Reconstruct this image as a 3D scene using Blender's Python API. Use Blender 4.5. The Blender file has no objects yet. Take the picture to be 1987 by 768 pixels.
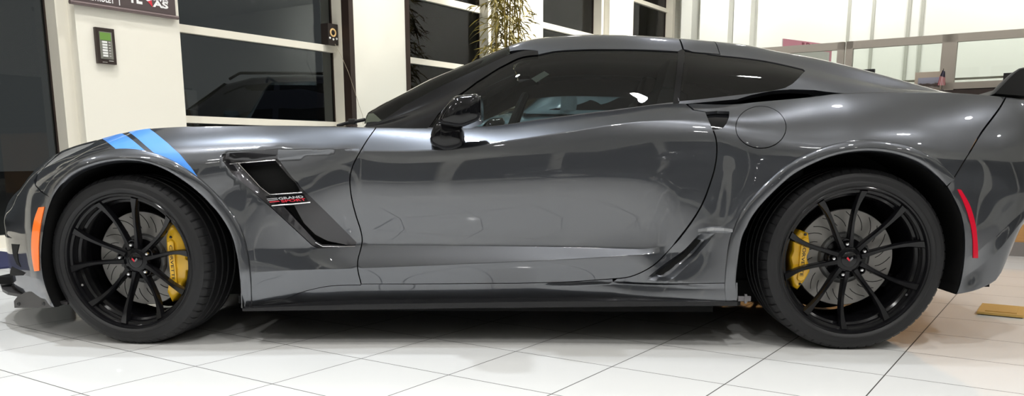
import bpy, bmesh, math, random
import numpy as np
from mathutils import Vector, Matrix
from mathutils.geometry import delaunay_2d_cdt
random.seed(7)
SC = bpy.context.scene
COL = SC.collection
PI = math.pi

# ------------------------------------------------------------------ camera
F, PCX, PCY = 1598.888, 993.5, 599.84
PITCH, ROLL, YAW = .1853, -.0016, -.0343
CO = np.array([1.555, -3.992, .7201])
FW = np.array([math.sin(YAW) * math.cos(PITCH), math.cos(YAW) * math.cos(PITCH), -math.sin(PITCH)])
_R = np.array([math.cos(YAW), -math.sin(YAW), 0.])
_U = np.cross(_R, FW)
RT = _R * math.cos(ROLL) + _U * math.sin(ROLL)
UP = -_R * math.sin(ROLL) + _U * math.cos(ROLL)
cam_data = bpy.data.cameras.new('camera')
cam = bpy.data.objects.new('camera', cam_data)
COL.objects.link(cam)
cam_data.sensor_width = 36
cam_data.lens = F / 1987 * 36
cam_data.shift_y = (PCY - 384) / 1987
cam_data.clip_start = .05
cam.matrix_world = Matrix(((RT[0], UP[0], -FW[0], CO[0]), (RT[1], UP[1], -FW[1], CO[1]), (RT[2], UP[2], -FW[2], CO[2]), (0, 0, 0, 1)))
SC.camera = cam


def ray(x, y):
    return FW + RT * ((x - PCX) / F) - UP * ((y - PCY) / F)


def at_w(x, y, w):
    """point of the photograph's pixel on the plane at half-width w of the car"""
    d = ray(x, y)
    return CO + d * ((-w - CO[1]) / d[1])


def at_z(x, y, z=0.):
    d = ray(x, y)
    return CO + d * ((z - CO[2]) / d[2])


def proj(P):
    d = np.asarray(P, float) - CO
    z = d @ FW
    return np.stack([PCX + F * (d @ RT) / z, PCY - F * (d @ UP) / z, z], -1)


# --------------------------------------------------------------- materials
MATS = {}


def new_mat(name):
    m = bpy.data.materials.new(name)
    m.use_nodes = True
    MATS[name] = m
    return m, m.node_tree.nodes, m.node_tree.links


def pbr(name, col, rough=.5, metal=0., coat=0., coat_rough=.03, spec=.5, emit=None, estr=0., bump=None, alpha=1., trans=0.):
    m, n, l = new_mat(name)
    b = n['Principled BSDF']
    b.inputs['Base Color'].default_value = (*col, 1)
    b.inputs['Roughness'].default_value = rough
    b.inputs['Metallic'].default_value = metal
    b.inputs['Coat Weight'].default_value = coat
    b.inputs['Coat Roughness'].default_value = coat_rough
    b.inputs['Specular IOR Level'].default_value = spec
    b.inputs['Transmission Weight'].default_value = trans
    if emit:
        b.inputs['Emission Color'].default_value = (*emit, 1)
        b.inputs['Emission Strength'].default_value = estr
    if bump:
        t = n.new('ShaderNodeTexNoise'); t.inputs['Scale'].default_value = bump[0]; t.inputs['Detail'].default_value = 3
        c = n.new('ShaderNodeTexCoord'); l.new(c.outputs['Object'], t.inputs['Vector'])
        u = n.new('ShaderNodeBump'); u.inputs['Strength'].default_value = bump[1]; u.inputs['Distance'].default_value = .01
        l.new(t.outputs['Fac'], u.inputs['Height']); l.new(u.outputs['Normal'], b.inputs['Normal'])
    return m


def glass(name, tint, rough=.0, ior=1.5):
    """thin pane: fresnel mirror over a tinted see-through sheet"""
    m, n, l = new_mat(name)
    n.remove(n['Principled BSDF'])
    o = n['Material Output']
    t = n.new('ShaderNodeBsdfTransparent'); t.inputs['Color'].default_value = (*tint, 1)
    g = n.new('ShaderNodeBsdfGlossy'); g.inputs['Roughness'].default_value = rough
    fr = n.new('ShaderNodeFresnel'); fr.inputs['IOR'].default_value = ior
    mx = n.new('ShaderNodeMixShader')
    l.new(fr.outputs[0], mx.inputs[0]); l.new(t.outputs[0], mx.inputs[1]); l.new(g.outputs[0], mx.inputs[2])
    l.new(mx.outputs[0], o.inputs['Surface'])
    return m


# ------------------------------------------------------------------ meshes
def obj(name, verts, faces, mat, parent=None, smooth=False, sharp=None, normals=None):
    me = bpy.data.meshes.new(name)
    me.from_pydata([tuple(map(float, v)) for v in verts], [], [tuple(map(int, f)) for f in faces])
    me.update()
    if normals is None: me.validate()
    if mat is not None:
        me.materials.append(mat)
    if smooth:
        me.polygons.foreach_set('use_smooth', [True] * len(me.polygons))
        if sharp:
            me.set_sharp_from_angle(angle=math.radians(sharp))
    if normals is not None:
        me.normals_split_custom_set(normals)
    o = bpy.data.objects.new(name, me)
    COL.objects.link(o)
    if parent is not None:
        o.parent = parent
    return o


class MB:
    """collects shapes into one mesh"""

    def __init__(s):
        s.v, s.f = [], []

    def add(s, v, f):
        k = len(s.v)
        s.v += [tuple(p) for p in v]
        s.f += [tuple(i + k for i in q) for q in f]
        return s

    def box(s, c, size, rot=None, bev=0.):
        bm = bmesh.new()
        bmesh.ops.create_cube(bm, size=1)
        for v in bm.verts:
            v.co = Vector((v.co.x * size[0], v.co.y * size[1], v.co.z * size[2]))
        if bev:
            bmesh.ops.bevel(bm, geom=bm.edges[:], offset=bev, segments=2, affect='EDGES', profile=.6)
        R = rot if rot is not None else Matrix.Identity(3)
        for v in bm.verts:
            v.co = R @ v.co + Vector(c)
        s.add([v.co[:] for v in bm.verts], [[v.index for v in f.verts] for f in (bm.verts.index_update() or bm.faces)])
        bm.free()
        return s

    def tube(s, pts, rad, seg=10, caps=True):
        pts = [Vector(p) for p in pts]
        n = len(pts)
        rad = rad if hasattr(rad, '__len__') else [rad] * n
        base = len(s.v)
        T = [(pts[min(i + 1, n - 1)] - pts[max(i - 1, 0)]).normalized() for i in range(n)]
        a = T[0].orthogonal().normalized()
        for i in range(n):
            a = (a - T[i] * a.dot(T[i])).normalized()
            b = T[i].cross(a)
            for k in range(seg):
                t = 2 * PI * k / seg
                s.v.append(tuple(pts[i] + (a * math.cos(t) + b * math.sin(t)) * rad[i]))
        for i in range(n - 1):
            for k in range(seg):
                k2 = (k + 1) % seg
                s.f.append((base + i * seg + k, base + i * seg + k2, base + (i + 1) * seg + k2, base + (i + 1) * seg + k))
        if caps:
            s.f.append(tuple(base + k for k in range(seg))[::-1])
            s.f.append(tuple(base + (n - 1) * seg + k for k in range(seg)))
        return s

    def lathe(s, prof, seg=64, axis='Y', closed=False, mod=None):
        """prof: (r, a) pairs turned about the axis"""
        base = len(s.v)
        n = len(prof)
        for k in range(seg):
            t = 2 * PI * k / seg
            for i, (r, a) in enumerate(prof):
                if mod:
                    r, a = mod(i, r, a, k)
                if axis == 'Y':
                    s.v.append((r * math.cos(t), a, r * math.sin(t)))
                else:
                    s.v.append((r * math.cos(t), r * math.sin(t), a))
        m = n if closed else n - 1
        for k in range(seg):
            k2 = (k + 1) % seg
            for i in range(m):
                j = (i + 1) % n
                s.f.append((base + k * n + i, base + k * n + j, base + k2 * n + j, base + k2 * n + i))
        return s

    def prism(s, poly, axis_vec, org=(0, 0, 0), ex=(1, 0, 0), ez=(0, 0, 1)):
        """poly in the plane (ex, ez) at org, extruded along axis_vec"""
        ex, ez, ax, org = map(Vector, (ex, ez, axis_vec, org))
        n = len(poly)
        v = [org + ex * p[0] + ez * p[1] for p in poly]
        v2 = [p + ax for p in v]
        f = [tuple(range(n)), tuple(range(2 * n - 1, n - 1, -1))]
        f += [(i, n + i, n + (i + 1) % n, (i + 1) % n) for i in range(n)]
        return s.add([p[:] for p in v + v2], f)

    def build(s, name, mat, parent=None, smooth=False, sharp=35, fix=True):
        o = obj(name, s.v, s.f, mat, parent)
        if fix:
            bm = bmesh.new(); bm.from_mesh(o.data)
            bmesh.ops.recalc_face_normals(bm, faces=bm.faces[:])
            bm.to_mesh(o.data); bm.free()
        if smooth:
            o.data.polygons.foreach_set('use_smooth', [True] * len(o.data.polygons))
            o.data.set_sharp_from_angle(angle=math.radians(sharp))
        return o


def empty(name, loc=(0, 0, 0), rz=0., parent=None):
    o = bpy.data.objects.new(name, None)
    o.empty_display_size = .1
    COL.objects.link(o)
    o.location = loc
    o.rotation_euler = (0, 0, rz)
    if parent is not None:
        o.parent = parent
    return o


def tag(o, label=None, cat=None, group=None, kind=None):
    if label: o['label'] = label
    if cat: o['category'] = cat
    if group: o['group'] = group
    if kind: o['kind'] = kind
    return o


def copy_tree(o, parent=None):
    c = o.copy(); COL.objects.link(c)
    if parent is not None:
        c.parent = parent
    for ch in list(o.children):
        copy_tree(ch, c)
    return c


def text_mesh(s, size=1., depth=.0, bold=0., shear=0., width=1.):
    cu = bpy.data.curves.new('t', 'FONT')
    cu.body = s; cu.size = size; cu.extrude = depth; cu.offset = bold; cu.shear = shear
    cu.align_x = 'CENTER'; cu.align_y = 'CENTER'
    cu.resolution_u = 3
    o = bpy.data.objects.new('t', cu); COL.objects.link(o)
    dg = bpy.context.evaluated_depsgraph_get()
    me = o.evaluated_get(dg).to_mesh()
    v = [(p.co.x * width, p.co.y, p.co.z) for p in me.vertices]
    f = [tuple(p.vertices) for p in me.polygons]
    o.evaluated_get(dg).to_mesh_clear()
    bpy.data.objects.remove(o); bpy.data.curves.remove(cu)
    return v, f


def pchip(xs, ys, x):
    xs, ys = np.asarray(xs, float), np.asarray(ys, float)
    h = np.diff(xs); d = np.diff(ys) / h
    m = np.zeros(len(xs))
    for i in range(1, len(xs) - 1):
        if d[i - 1] * d[i] > 0:
            w1, w2 = 2 * h[i] + h[i - 1], h[i] + 2 * h[i - 1]
            m[i] = (w1 + w2) / (w1 / d[i - 1] + w2 / d[i])
    m[0], m[-1] = d[0], d[-1]
    x = np.clip(x, xs[0], xs[-1])
    i = np.clip(np.searchsorted(xs, x) - 1, 0, len(h) - 1)
    t = (x - xs[i]) / h[i]
    return ((2 * t ** 3 - 3 * t ** 2 + 1) * ys[i] + (t ** 3 - 2 * t ** 2 + t) * h[i] * m[i]
            + (-2 * t ** 3 + 3 * t ** 2) * ys[i + 1] + (t ** 3 - t ** 2) * h[i] * m[i + 1])


def in_poly(P, poly):
    x, y = P[:, 0], P[:, 1]
    r = np.zeros(len(P), bool)
    n = len(poly)
    for i in range(n):
        x0, y0 = poly[i]; x1, y1 = poly[(i + 1) % n]
        c = ((y0 > y) != (y1 > y))
        with np.errstate(divide='ignore', invalid='ignore'):
            r ^= c & (x < (x1 - x0) * (y - y0) / (y1 - y0 + 1e-30) + x0)
    return r


def seg_dist(P, poly, closed=True):
    n = len(poly)
    best = np.full(len(P), 1e9)
    for i in range(n if closed else n - 1):
        a = np.array(poly[i]); b = np.array(poly[(i + 1) % n])
        ab = b - a
        t = np.clip(((P - a) @ ab) / (ab @ ab + 1e-20), 0, 1)
        best = np.minimum(best, np.linalg.norm(P - a - t[:, None] * ab, axis=1))
    return best


def densify(poly, step, closed=True):
    out = []
    n = len(poly)
    for i in range(n if closed else n - 1):
        a = np.array(poly[i], float); b = np.array(poly[(i + 1) % n], float)
        k = max(1, int(np.linalg.norm((b - a)) / step))
        for j in range(k):
            out.append(tuple(a + (b - a) * j / k))
    if not closed:
        out.append(tuple(poly[-1]))
    return out


def smooth_curve(pts, step=6):
    """centripetal-ish Catmull-Rom through traced points"""
    P = [np.array(p, float) for p in pts]
    P = [2 * P[0] - P[1]] + P + [2 * P[-1] - P[-2]]
    out = []
    for i in range(1, len(P) - 2):
        p0, p1, p2, p3 = P[i - 1:i + 3]
        d = lambda a, b: max(np.linalg.norm(b - a), 1e-6) ** .5
        t0 = 0; t1 = d(p0, p1); t2 = t1 + d(p1, p2); t3 = t2 + d(p2, p3)
        k = max(1, int(np.linalg.norm(p2 - p1) / step))
        for j in range(k):
            t = t1 + (t2 - t1) * j / k
            A1 = (t1 - t) / (t1 - t0) * p0 + (t - t0) / (t1 - t0) * p1
            A2 = (t2 - t) / (t2 - t1) * p1 + (t - t1) / (t2 - t1) * p2
            A3 = (t3 - t) / (t3 - t2) * p2 + (t - t2) / (t3 - t2) * p3
            B1 = (t2 - t) / (t2 - t0) * A1 + (t - t0) / (t2 - t0) * A2
            B2 = (t3 - t) / (t3 - t1) * A2 + (t - t1) / (t3 - t1) * A3
            out.append(tuple((t2 - t) / (t2 - t1) * B1 + (t - t1) / (t2 - t1) * B2))
    out.append(tuple(pts[-1]))
    return out


class Loft:
    """car skin: feature lines along the car, cross-sections through them"""

    def __init__(s, lines, sharp, bumps=(), vs=.11):
        # a line: list of ('p', px, py, w) / ('c', X, w, Z)
        s.L = []
        for ln in lines:
            P = []
            for e in ln:
                if e[0] == 'p':
                    q = at_w(e[1], e[2], e[3]); P.append((q[0], e[3], q[2]))
                else:
                    P.append((e[1], e[2], e[3]))
            P.sort()
            P = np.array(P)
            keep = np.r_[True, np.diff(P[:, 0]) > 1e-4]
            s.L.append(P[keep])
        s.K = len(s.L)
        s.sharp = sharp
        s.bumps = list(bumps)
        s.vs = vs          # length that one step of v stands for
        s.x0 = min(l[0, 0] for l in s.L); s.x1 = max(l[-1, 0] for l in s.L)
        s._grid()

    def ctrl(s, X):
        W = np.stack([pchip(l[:, 0], l[:, 1], X) for l in s.L], -1)
        Z = np.stack([pchip(l[:, 0], l[:, 2], X) for l in s.L], -1)
        return W, Z

    def ev(s, X, V):
        X = np.clip(np.asarray(X, float), s.x0, s.x1); V = np.clip(np.asarray(V, float), 0, s.K - 1)
        W, Z = s.ctrl(X)
        k = np.clip(np.floor(V).astype(int), 0, s.K - 2)
        t = V - k
        P = np.stack([W, Z], -1)
        h = np.maximum(np.linalg.norm(np.diff(P, axis=-2), axis=-1), 1e-4)
        dl = np.diff(P, axis=-2) / h[..., None]
        idx = np.arange(len(X))

        def tan(j, side):
            a = np.clip(j - 1, 0, s.K - 2); b = np.clip(j, 0, s.K - 2)
            ha, hb = h[idx, a][:, None], h[idx, b][:, None]
            T = (hb * dl[idx, a] + ha * dl[idx, b]) / (ha + hb)
            own = dl[idx, b] if side > 0 else dl[idx, a]
            c = np.stack([(lambda g: g(X) if callable(g) else np.full(len(X), float(g)))(s.sharp.get(q, 0.)) for q in range(s.K)], -1)[idx, j][:, None]
            T = T * (1 - c) + own * c
            T = np.where(((j == 0) | (j == s.K - 1))[:, None], own, T)
            return T
        T0, T1 = tan(k, 1), tan(k + 1, -1)
        hk = h[idx, k][:, None]; t = t[:, None]
        Q = ((2 * t ** 3 - 3 * t ** 2 + 1) * P[idx, k] + (t ** 3 - 2 * t ** 2 + t) * hk * T0
             + (-2 * t ** 3 + 3 * t ** 2) * P[idx, k + 1] + (t ** 3 - t ** 2) * hk * T1)
        w, z = Q[:, 0], Q[:, 1]
        for b in s.bumps:
            w = w + b(X, z, w)
        return np.stack([X, -w, z], -1)

    def nrm(s, X, V):
        e, ev = .004, .02
        X = np.asarray(X, float); V = np.asarray(V, float)
        du = s.ev(np.clip(X + e, s.x0, s.x1), V) - s.ev(np.clip(X - e, s.x0, s.x1), V)
        dv = s.ev(X, np.clip(V + ev, 0, s.K - 1)) - s.ev(X, np.clip(V - ev, 0, s.K - 1))
        n = np.cross(du, dv)
        ln = np.linalg.norm(n, axis=1, keepdims=True)
        n = np.where(ln > 1e-12, n / np.maximum(ln, 1e-12), np.array([0, 0, 1.]))
        return n

    def _grid(s):
        nu, nv = 260, (s.K - 1) * 10 + 1
        U, V = np.meshgrid(np.linspace(s.x0, s.x1, nu), np.linspace(0, s.K - 1, nv), indexing='ij')
        s.gu, s.gv = U.ravel(), V.ravel()
        s.gp = proj(s.ev(s.gu, s.gv))

    def inv(s, px, py, vlim=None):
        d2 = (s.gp[:, 0] - px) ** 2 + (s.gp[:, 1] - py) ** 2
        if vlim:
            d2 = d2 + 1e9 * ((s.gv < vlim[0]) | (s.gv > vlim[1]))
        near = d2 < max(12. ** 2, d2.min() * 1.01)
        c = np.where(near, s.gp[:, 2] + np.sqrt(d2) * .004, 1e9)
        i = int(np.argmin(c))
        u, v = s.gu[i], s.gv[i]
        best = (1e9, u, v)
        for _ in range(14):
            q = proj(s.ev(np.array([u, u + 1e-4, u]), np.array([v, v, v + (1e-3 if v < s.K - 1.01 else -1e-3)])))
            r = np.array([q[0, 0] - px, q[0, 1] - py])
            e = np.hypot(*r)
            if e < best[0]: best = (e, u, v)
            if e < .02: break
            sv = 1e-3 if v < s.K - 1.01 else -1e-3
            J = np.array([[(q[1, 0] - q[0, 0]) / 1e-4, (q[2, 0] - q[0, 0]) / sv], [(q[1, 1] - q[0, 1]) / 1e-4, (q[2, 1] - q[0, 1]) / sv]])
            try:
                st = -np.linalg.solve(J.T @ J + 1e-3 * np.eye(2), J.T @ r)
            except Exception:
                break
            u = float(np.clip(u + np.clip(st[0], -.08, .08), s.x0, s.x1)); v = float(np.clip(v + np.clip(st[1], -.4, .4), 0, s.K - 1))
            if vlim: v = min(max(v, vlim[0]), vlim[1])
        return best[1], best[2]

    def trace(s, pts, vlim=None):
        return [s.inv(p[0], p[1], vlim) for p in pts]


def uv_pts(S, poly, vlim=None):
    """mix of pixel points (x, y) and direct skin points ('s', X, v)"""
    out = []
    for p in poly:
        out.append((p[1], p[2]) if p[0] == 's' else S.inv(p[0], p[1], vlim))
    return out


def panel(name, S, uv, mat, parent=None, holes=(), gap=.0, du=.022, dv=.16, depth=.012, off=0., extra=(), flip=False, label=None):
    """a skin panel: cut the skin by an outline (skin coordinates), fold its rim inwards"""
    sc = S.vs
    A = np.array([(u, v * sc) for u, v in uv])
    A = np.array(densify(A, .018))
    H = [np.array(densify([(u, v * sc) for u, v in h], .012)) for h in holes]

    def inset(Q, g):
        area = np.sum(Q[:, 0] * np.roll(Q[:, 1], -1) - np.roll(Q[:, 0], -1) * Q[:, 1])
        t = np.roll(Q, -1, 0) - np.roll(Q, 1, 0)
        t /= np.maximum(np.linalg.norm(t, axis=1, keepdims=True), 1e-9)
        nn = np.stack([-t[:, 1], t[:, 0]], -1) * (1 if area > 0 else -1)
        return Q + nn * g
    if gap:
        A = inset(A, gap)
        A[:, 1] = np.clip(A[:, 1], 0, (S.K - 1) * sc); A[:, 0] = np.clip(A[:, 0], S.x0, S.x1)
    lo, hi = A.min(0), A.max(0)
    gx = np.arange(lo[0] + du * .5, hi[0], du)
    for e0, e1 in ((S.x0, S.x0 + .12), (S.x1 - .12, S.x1)):
        if lo[0] < e1 and hi[0] > e0:
            gx = np.r_[gx, np.linspace(max(e0, lo[0]) + .002, min(e1, hi[0]) - .002, 14)]
    gx = np.unique(np.round(gx, 5))
    vv = np.unique(np.r_[np.arange(math.floor(lo[1] / sc), math.ceil(hi[1] / sc) + 1e-6, dv),
                         [k + q for k in range(S.K) for q in (-.03, 0, .03) if S.sharp.get(k)]])
    G = np.array([(x, v * sc) for x in gx for v in vv])
    m = in_poly(G, A) & (seg_dist(G, A) > .006)
    for h in H:
        m &= ~in_poly(G, h) & (seg_dist(G, h) > .005)
    for ex in extra:
        m &= seg_dist(G, [(u, v * sc) for u, v in ex], False) > .006
    G = G[m]
    loops = [A] + H
    pts, edges = [], []
    for q in loops:
        b = len(pts)
        pts += [tuple(p) for p in q]
        edges += [(b + i, b + (i + 1) % len(q)) for i in range(len(q))]
    for ex in extra:      # crease lines inside the panel
        Q = np.array(densify([(u, v * sc) for u, v in ex], .012, False))
        ok = in_poly(Q, A)
        for h in H: ok &= ~in_poly(Q, h)
        ok &= seg_dist(Q, A) > .004
        b = len(pts); Q = Q[ok]
        pts += [tuple(p) for p in Q]
    pts += [tuple(p) for p in G]
    cv, ce, cf, ov, oe, of = delaunay_2d_cdt([Vector(p) for p in pts], edges, [], 0, 1e-6)
    C = np.array([c[:] for c in cv])
    tri = np.array([f[:] for f in cf])
    cen = C[tri].mean(1)
    k = in_poly(cen, A)
    for h in H: k &= ~in_poly(cen, h)
    tri = tri[k]
    used = np.unique(tri)
    rm = np.full(len(C), -1); rm[used] = np.arange(len(used))
    C = C[used]; tri = rm[tri]
    P = S.ev(C[:, 0], C[:, 1] / sc); N = S.nrm(C[:, 0], C[:, 1] / sc)
    P = P + N * off
    # orient triangles along the normal
    fn = np.cross(P[tri[:, 1]] - P[tri[:, 0]], P[tri[:, 2]] - P[tri[:, 0]])
    bad = np.einsum('ij,ij->i', fn, N[tri[:, 0]]) < 0
    tri[bad] = tri[bad][:, ::-1]
    verts = [tuple(p) for p in P]; faces = [tuple(t) for t in tri]
    loopn = [tuple(N[i]) for t in tri for i in t]
    if depth:
        from collections import Counter
        ec = Counter()
        for t in tri:
            for i in range(3):
                ec[(t[i], t[(i + 1) % 3])] += 1
        rim = [e for e in ec if (e[1], e[0]) not in ec]
        b = len(verts)
        mp = {}
        for e in rim:
            for i in e:
                if i not in mp:
                    mp[i] = len(verts); verts.append(tuple(P[i])); verts.append(tuple(P[i] - N[i] * depth))
        for a, c in rim:
            q = (mp[c], mp[a], mp[a] + 1, mp[c] + 1)
            faces.append(q)
            e1 = P[a] - P[c]; nn = np.cross(e1, -N[c]); nn /= max(np.linalg.norm(nn), 1e-9)
            loopn += [tuple(nn)] * 4
    o = obj(name, verts, faces, mat, parent, smooth=True, normals=loopn)
    if label: o['label'] = label
    return o


def mirror(o, parent=None):
    """far-side twin of a part of the car"""
    me = o.data
    v = [(p.co.x, -p.co.y, p.co.z) for p in me.vertices]
    f = [tuple(p.vertices)[::-1] for p in me.polygons]
    n = obj(o.name.split('.')[0], v, f, me.materials[0] if me.materials else None, parent or o.parent, smooth=True, sharp=30)
    return n
# ============================================================ the sports car
def paint_mat(name, base, rough=.38):
    m, n, l = new_mat(name)
    b = n['Principled BSDF']
    b.inputs['Base Color'].default_value = (*base, 1)
    b.inputs['Metallic'].default_value = .85
    b.inputs['Roughness'].default_value = rough
    b.inputs['Coat Weight'].default_value = 1.
    b.inputs['Coat Roughness'].default_value = .015
    b.inputs['Coat IOR'].default_value = 1.78
    b.inputs['Specular Tint'].default_value = (.45, .46, .5, 1)
    # metal flake
    v = n.new('ShaderNodeTexVoronoi'); v.inputs['Scale'].default_value = 900
    c = n.new('ShaderNodeTexCoord'); l.new(c.outputs['Object'], v.inputs['Vector'])
    mx = n.new('ShaderNodeMapRange'); mx.inputs['To Min'].default_value = rough - .03; mx.inputs['To Max'].default_value = rough + .03
    s = n.new('ShaderNodeSeparateColor'); l.new(v.outputs['Color'], s.inputs[0])
    l.new(s.outputs[0], mx.inputs['Value']); l.new(mx.outputs[0], b.inputs['Roughness'])
    return m


M_PAINT = paint_mat('grey_metallic_paint', (.078, .083, .094), .31)
M_BLUE = pbr('blue_stripe', (.075, .31, .88), .35, 0, .9)
M_GLOSSBLK = pbr('gloss_black', (.004, .004, .005), .10, 0, 0, spec=.38)
M_SATBLK = pbr('satin_black', (.012, .012, .013), .4)
M_CARBON = pbr('dark_flash_metallic', (.028, .027, .031), .3, .7, .9)
M_FLAT = pbr('flat_black', (.006, .006, .006), .8, spec=.2)
M_RUBBER = pbr('tyre_rubber', (.011, .011, .012), .5, spec=.33, bump=(220, .05))
M_CHROME = pbr('chrome', (.75, .75, .77), .12, 1)
M_STEEL = pbr('brake_steel', (.26, .25, .24), .42, .8)
M_YELLOW = pbr('yellow_caliper', (.80, .46, .015), .35, 0, .6)
M_ORANGE = pbr('orange_lens', (.95, .16, .005), .25, 0, .8, emit=(1, .17, .0), estr=.12)
M_RED = pbr('red_lens', (.52, .002, .022), .3, 0, 0, spec=.2)
M_REDTXT = pbr('red_badge', (.55, .01, .03), .35)
M_CARGLASS = glass('tinted_car_glass', (.055, .06, .06), ior=1.55)
M_SIDEGLASS = glass('side_window_glass', (.42, .46, .46), ior=1.5)
M_WSGLASS = glass('windshield_glass', (.13, .15, .13), ior=1.5)
M_LAMPGLASS = glass('headlight_lens', (.8, .8, .8), ior=1.5)
M_LAMPIN = pbr('headlight_inside', (.72, .71, .68), .35, .2)
M_INTERIOR = pbr('black_interior', (.012, .012, .013), .6)

car = empty('sports_car', (0, 0, 0))
tag(car, 'dark grey sports coupe with two blue fender stripes and yellow brake calipers', 'car')

# ---- traced outlines (pixels)
ARCH_F = smooth_curve([(106, 596), (95, 574), (86, 548), (81, 520), (80, 490), (84, 450), (93, 408), (107, 375), (132, 346), (165, 327),
          (203, 315), (245, 311), (285, 316), (318, 328), (345, 343), (380, 368), (408, 395), (432, 425), (450, 457), (459, 490), (464, 522), (467, 560), (468, 597)], 9)
ARCH_R = smooth_curve([(1430, 586), (1428, 562), (1428, 540), (1431, 512), (1439, 462), (1449, 438), (1466, 410), (1490, 383), (1537, 340), (1570, 321), (1605, 306),
          (1640, 297), (1682, 293), (1720, 296), (1757, 305), (1790, 320), (1818, 341), (1836, 360), (1850, 383), (1864, 414), (1871, 449), (1872, 485), (1868, 527), (1862, 555), (1856, 571)], 9)
DOOR_F = smooth_curve([(728, 250), (715, 268), (700, 292), (685, 321), (679, 345), (680, 368), (684, 392), (692, 422), (700, 447), (703, 468), (698, 490), (694, 506), (694, 521), (698, 540), (701, 551)], 8)
DOOR_B = [(701, 551), (800, 551), (900, 550), (1000, 549.5), (1100, 547), (1180, 541.5)]
DOOR_R = smooth_curve([(1180, 541.5), (1223, 536.5), (1266, 516), (1294.6, 489), (1335, 440), (1360.5, 400), (1376, 362), (1387, 325), (1391, 295), (1389, 268), (1381, 245), (1369, 217)], 8)
SEAM_R = smooth_curve([(1952, 189), (1940, 210), (1903, 260), (1884, 292), (1869, 316), (1850, 347), (1838, 362)], 8)

PLAN_N = [(-.93, 0), (-.90, .22), (-.81, .42), (-.692, .60), (-.55, .75), (-.40, .87), (-.25, .925)]
PLAN_R = [(3.2, .945), (3.35, .895), (3.46, .81), (3.53, .67), (3.56, .44), (3.57, 0)]


def nose(zs, k=1.):
    return [('c', x, w * k, z) for (x, w), z in zip(PLAN_N, zs)]


def tail(zs, k=1.):
    return [('c', x, w * k, z) for (x, w), z in zip(PLAN_R, zs)]


L1 = nose([.175, .17, .168, .166, .165, .165, .165], .985) + [('p', 106, 596, .92), ('p', 468, 597, .915), ('p', 560, 592, .885), ('p', 700, 588, .868), ('p', 1000, 584, .866),
     ('p', 1180, 580, .875), ('p', 1294, 580, .925), ('p', 1429, 584, .962), ('p', 1850, 571, .955), ('p', 1885, 565, .95), ('p', 1920, 551, .937), ('p', 1935, 541, .928), ('p', 1956, 499, .905),
     ('p', 1987, 434, .86), ('c', 3.5, .68, .47), ('c', 3.56, .4, .48), ('c', 3.57, 0, .48)]
L0 = [(e[0], e[1], e[2] * .9, e[3] + .004) if e[0] == 'c' else ('c', at_w(*e[1:])[0], e[3] * .9, at_w(*e[1:])[2] + .004) for e in L1]
L2 = nose([.25, .25, .25, .25, .25, .245, .24]) + [('p', 468, 585, .925), ('p', 545, 580, .905), ('p', 603, 561, .893), ('p', 644, 554, .889), ('p', 705, 552, .886), ('p', 900, 550.5, .884),
     ('p', 1100, 548, .886), ('p', 1200, 545, .892), ('p', 1300, 548, .935), ('p', 1428, 545, .965), ('p', 1856, 545, .962), ('c', 3.14, .945, .30)] + tail([.35, .50, .52, .52, .52, .52])
L3 = nose([.32, .32, .32, .32, .32, .31, .30]) + [('p', 468, 530, .949), ('p', 540, 526, .932), ('p', 620, 523, .913), ('p', 700, 520, .904), ('p', 900, 512, .906), ('p', 1100, 503, .907),
     ('p', 1290, 491, .918), ('p', 1380, 488, .955), ('p', 1433, 488, .968), ('p', 1872, 500, .968)] + tail([.42, .53, .55, .55, .55, .55])
L4 = nose([.37, .37, .38, .39, .39, .38, .37]) + [('p', 462, 480, .945), ('p', 540, 482, .926), ('p', 620, 480, .899), ('p', 700, 474, .878), ('p', 900, 476, .879), ('p', 1100, 479, .883), ('p', 1240, 483, .900),
     ('p', 1320, 470, .930), ('p', 1385, 452, .955), ('p', 1440, 440, .970), ('p', 1872, 455, .972)] + tail([.48, .57, .585, .585, .585, .585])
L5 = nose([.42, .42, .44, .455, .455, .45, .47]) + [('c', 0, .955, .52), ('c', .25, .95, .50), ('p', 460, 372, .941), ('p', 600, 352, .922), ('p', 700, 348, .909), ('p', 900, 344, .906), ('p', 1100, 334, .909),
     ('p', 1250, 326, .917), ('p', 1380, 330, .943), ('p', 1470, 345, .972), ('c', 2.71, .988, .58), ('c', 2.95, .984, .58)] + tail([.58, .605, .615, .615, .615, .615])
L6 = [('c', -.93, 0, .485), ('c', -.84, .33, .50), ('c', -.65, .585, .54), ('c', -.55, .715, .565), ('c', -.40, .855, .605), ('c', -.25, .92, .655), ('c', -.12, .945, .70), ('c', 0, .952, .715), ('c', .12, .950, .72), ('c', .25, .945, .725),
     ('p', 450, 299, .936), ('p', 540, 292, .926), ('p', 620, 291, .914), ('p', 694, 292, .903), ('p', 770, 293, .899), ('p', 850, 291, .898), ('p', 1000, 271, .897), ('p', 1115, 253, .897), ('p', 1240, 236, .898), ('p', 1330, 232, .905), ('p', 1400, 240, .928), ('p', 1500, 262, .958),
     ('c', 2.55, .978, .755), ('c', 2.71, .985, .765), ('c', 2.86, .982, .755), ('c', 3.02, .97, .73), ('c', 3.2, .94, .70), ('c', 3.35, .885, .68), ('c', 3.46, .80, .67), ('c', 3.53, .66, .66), ('c', 3.56, .43, .66), ('c', 3.57, 0, .66)]
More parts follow.
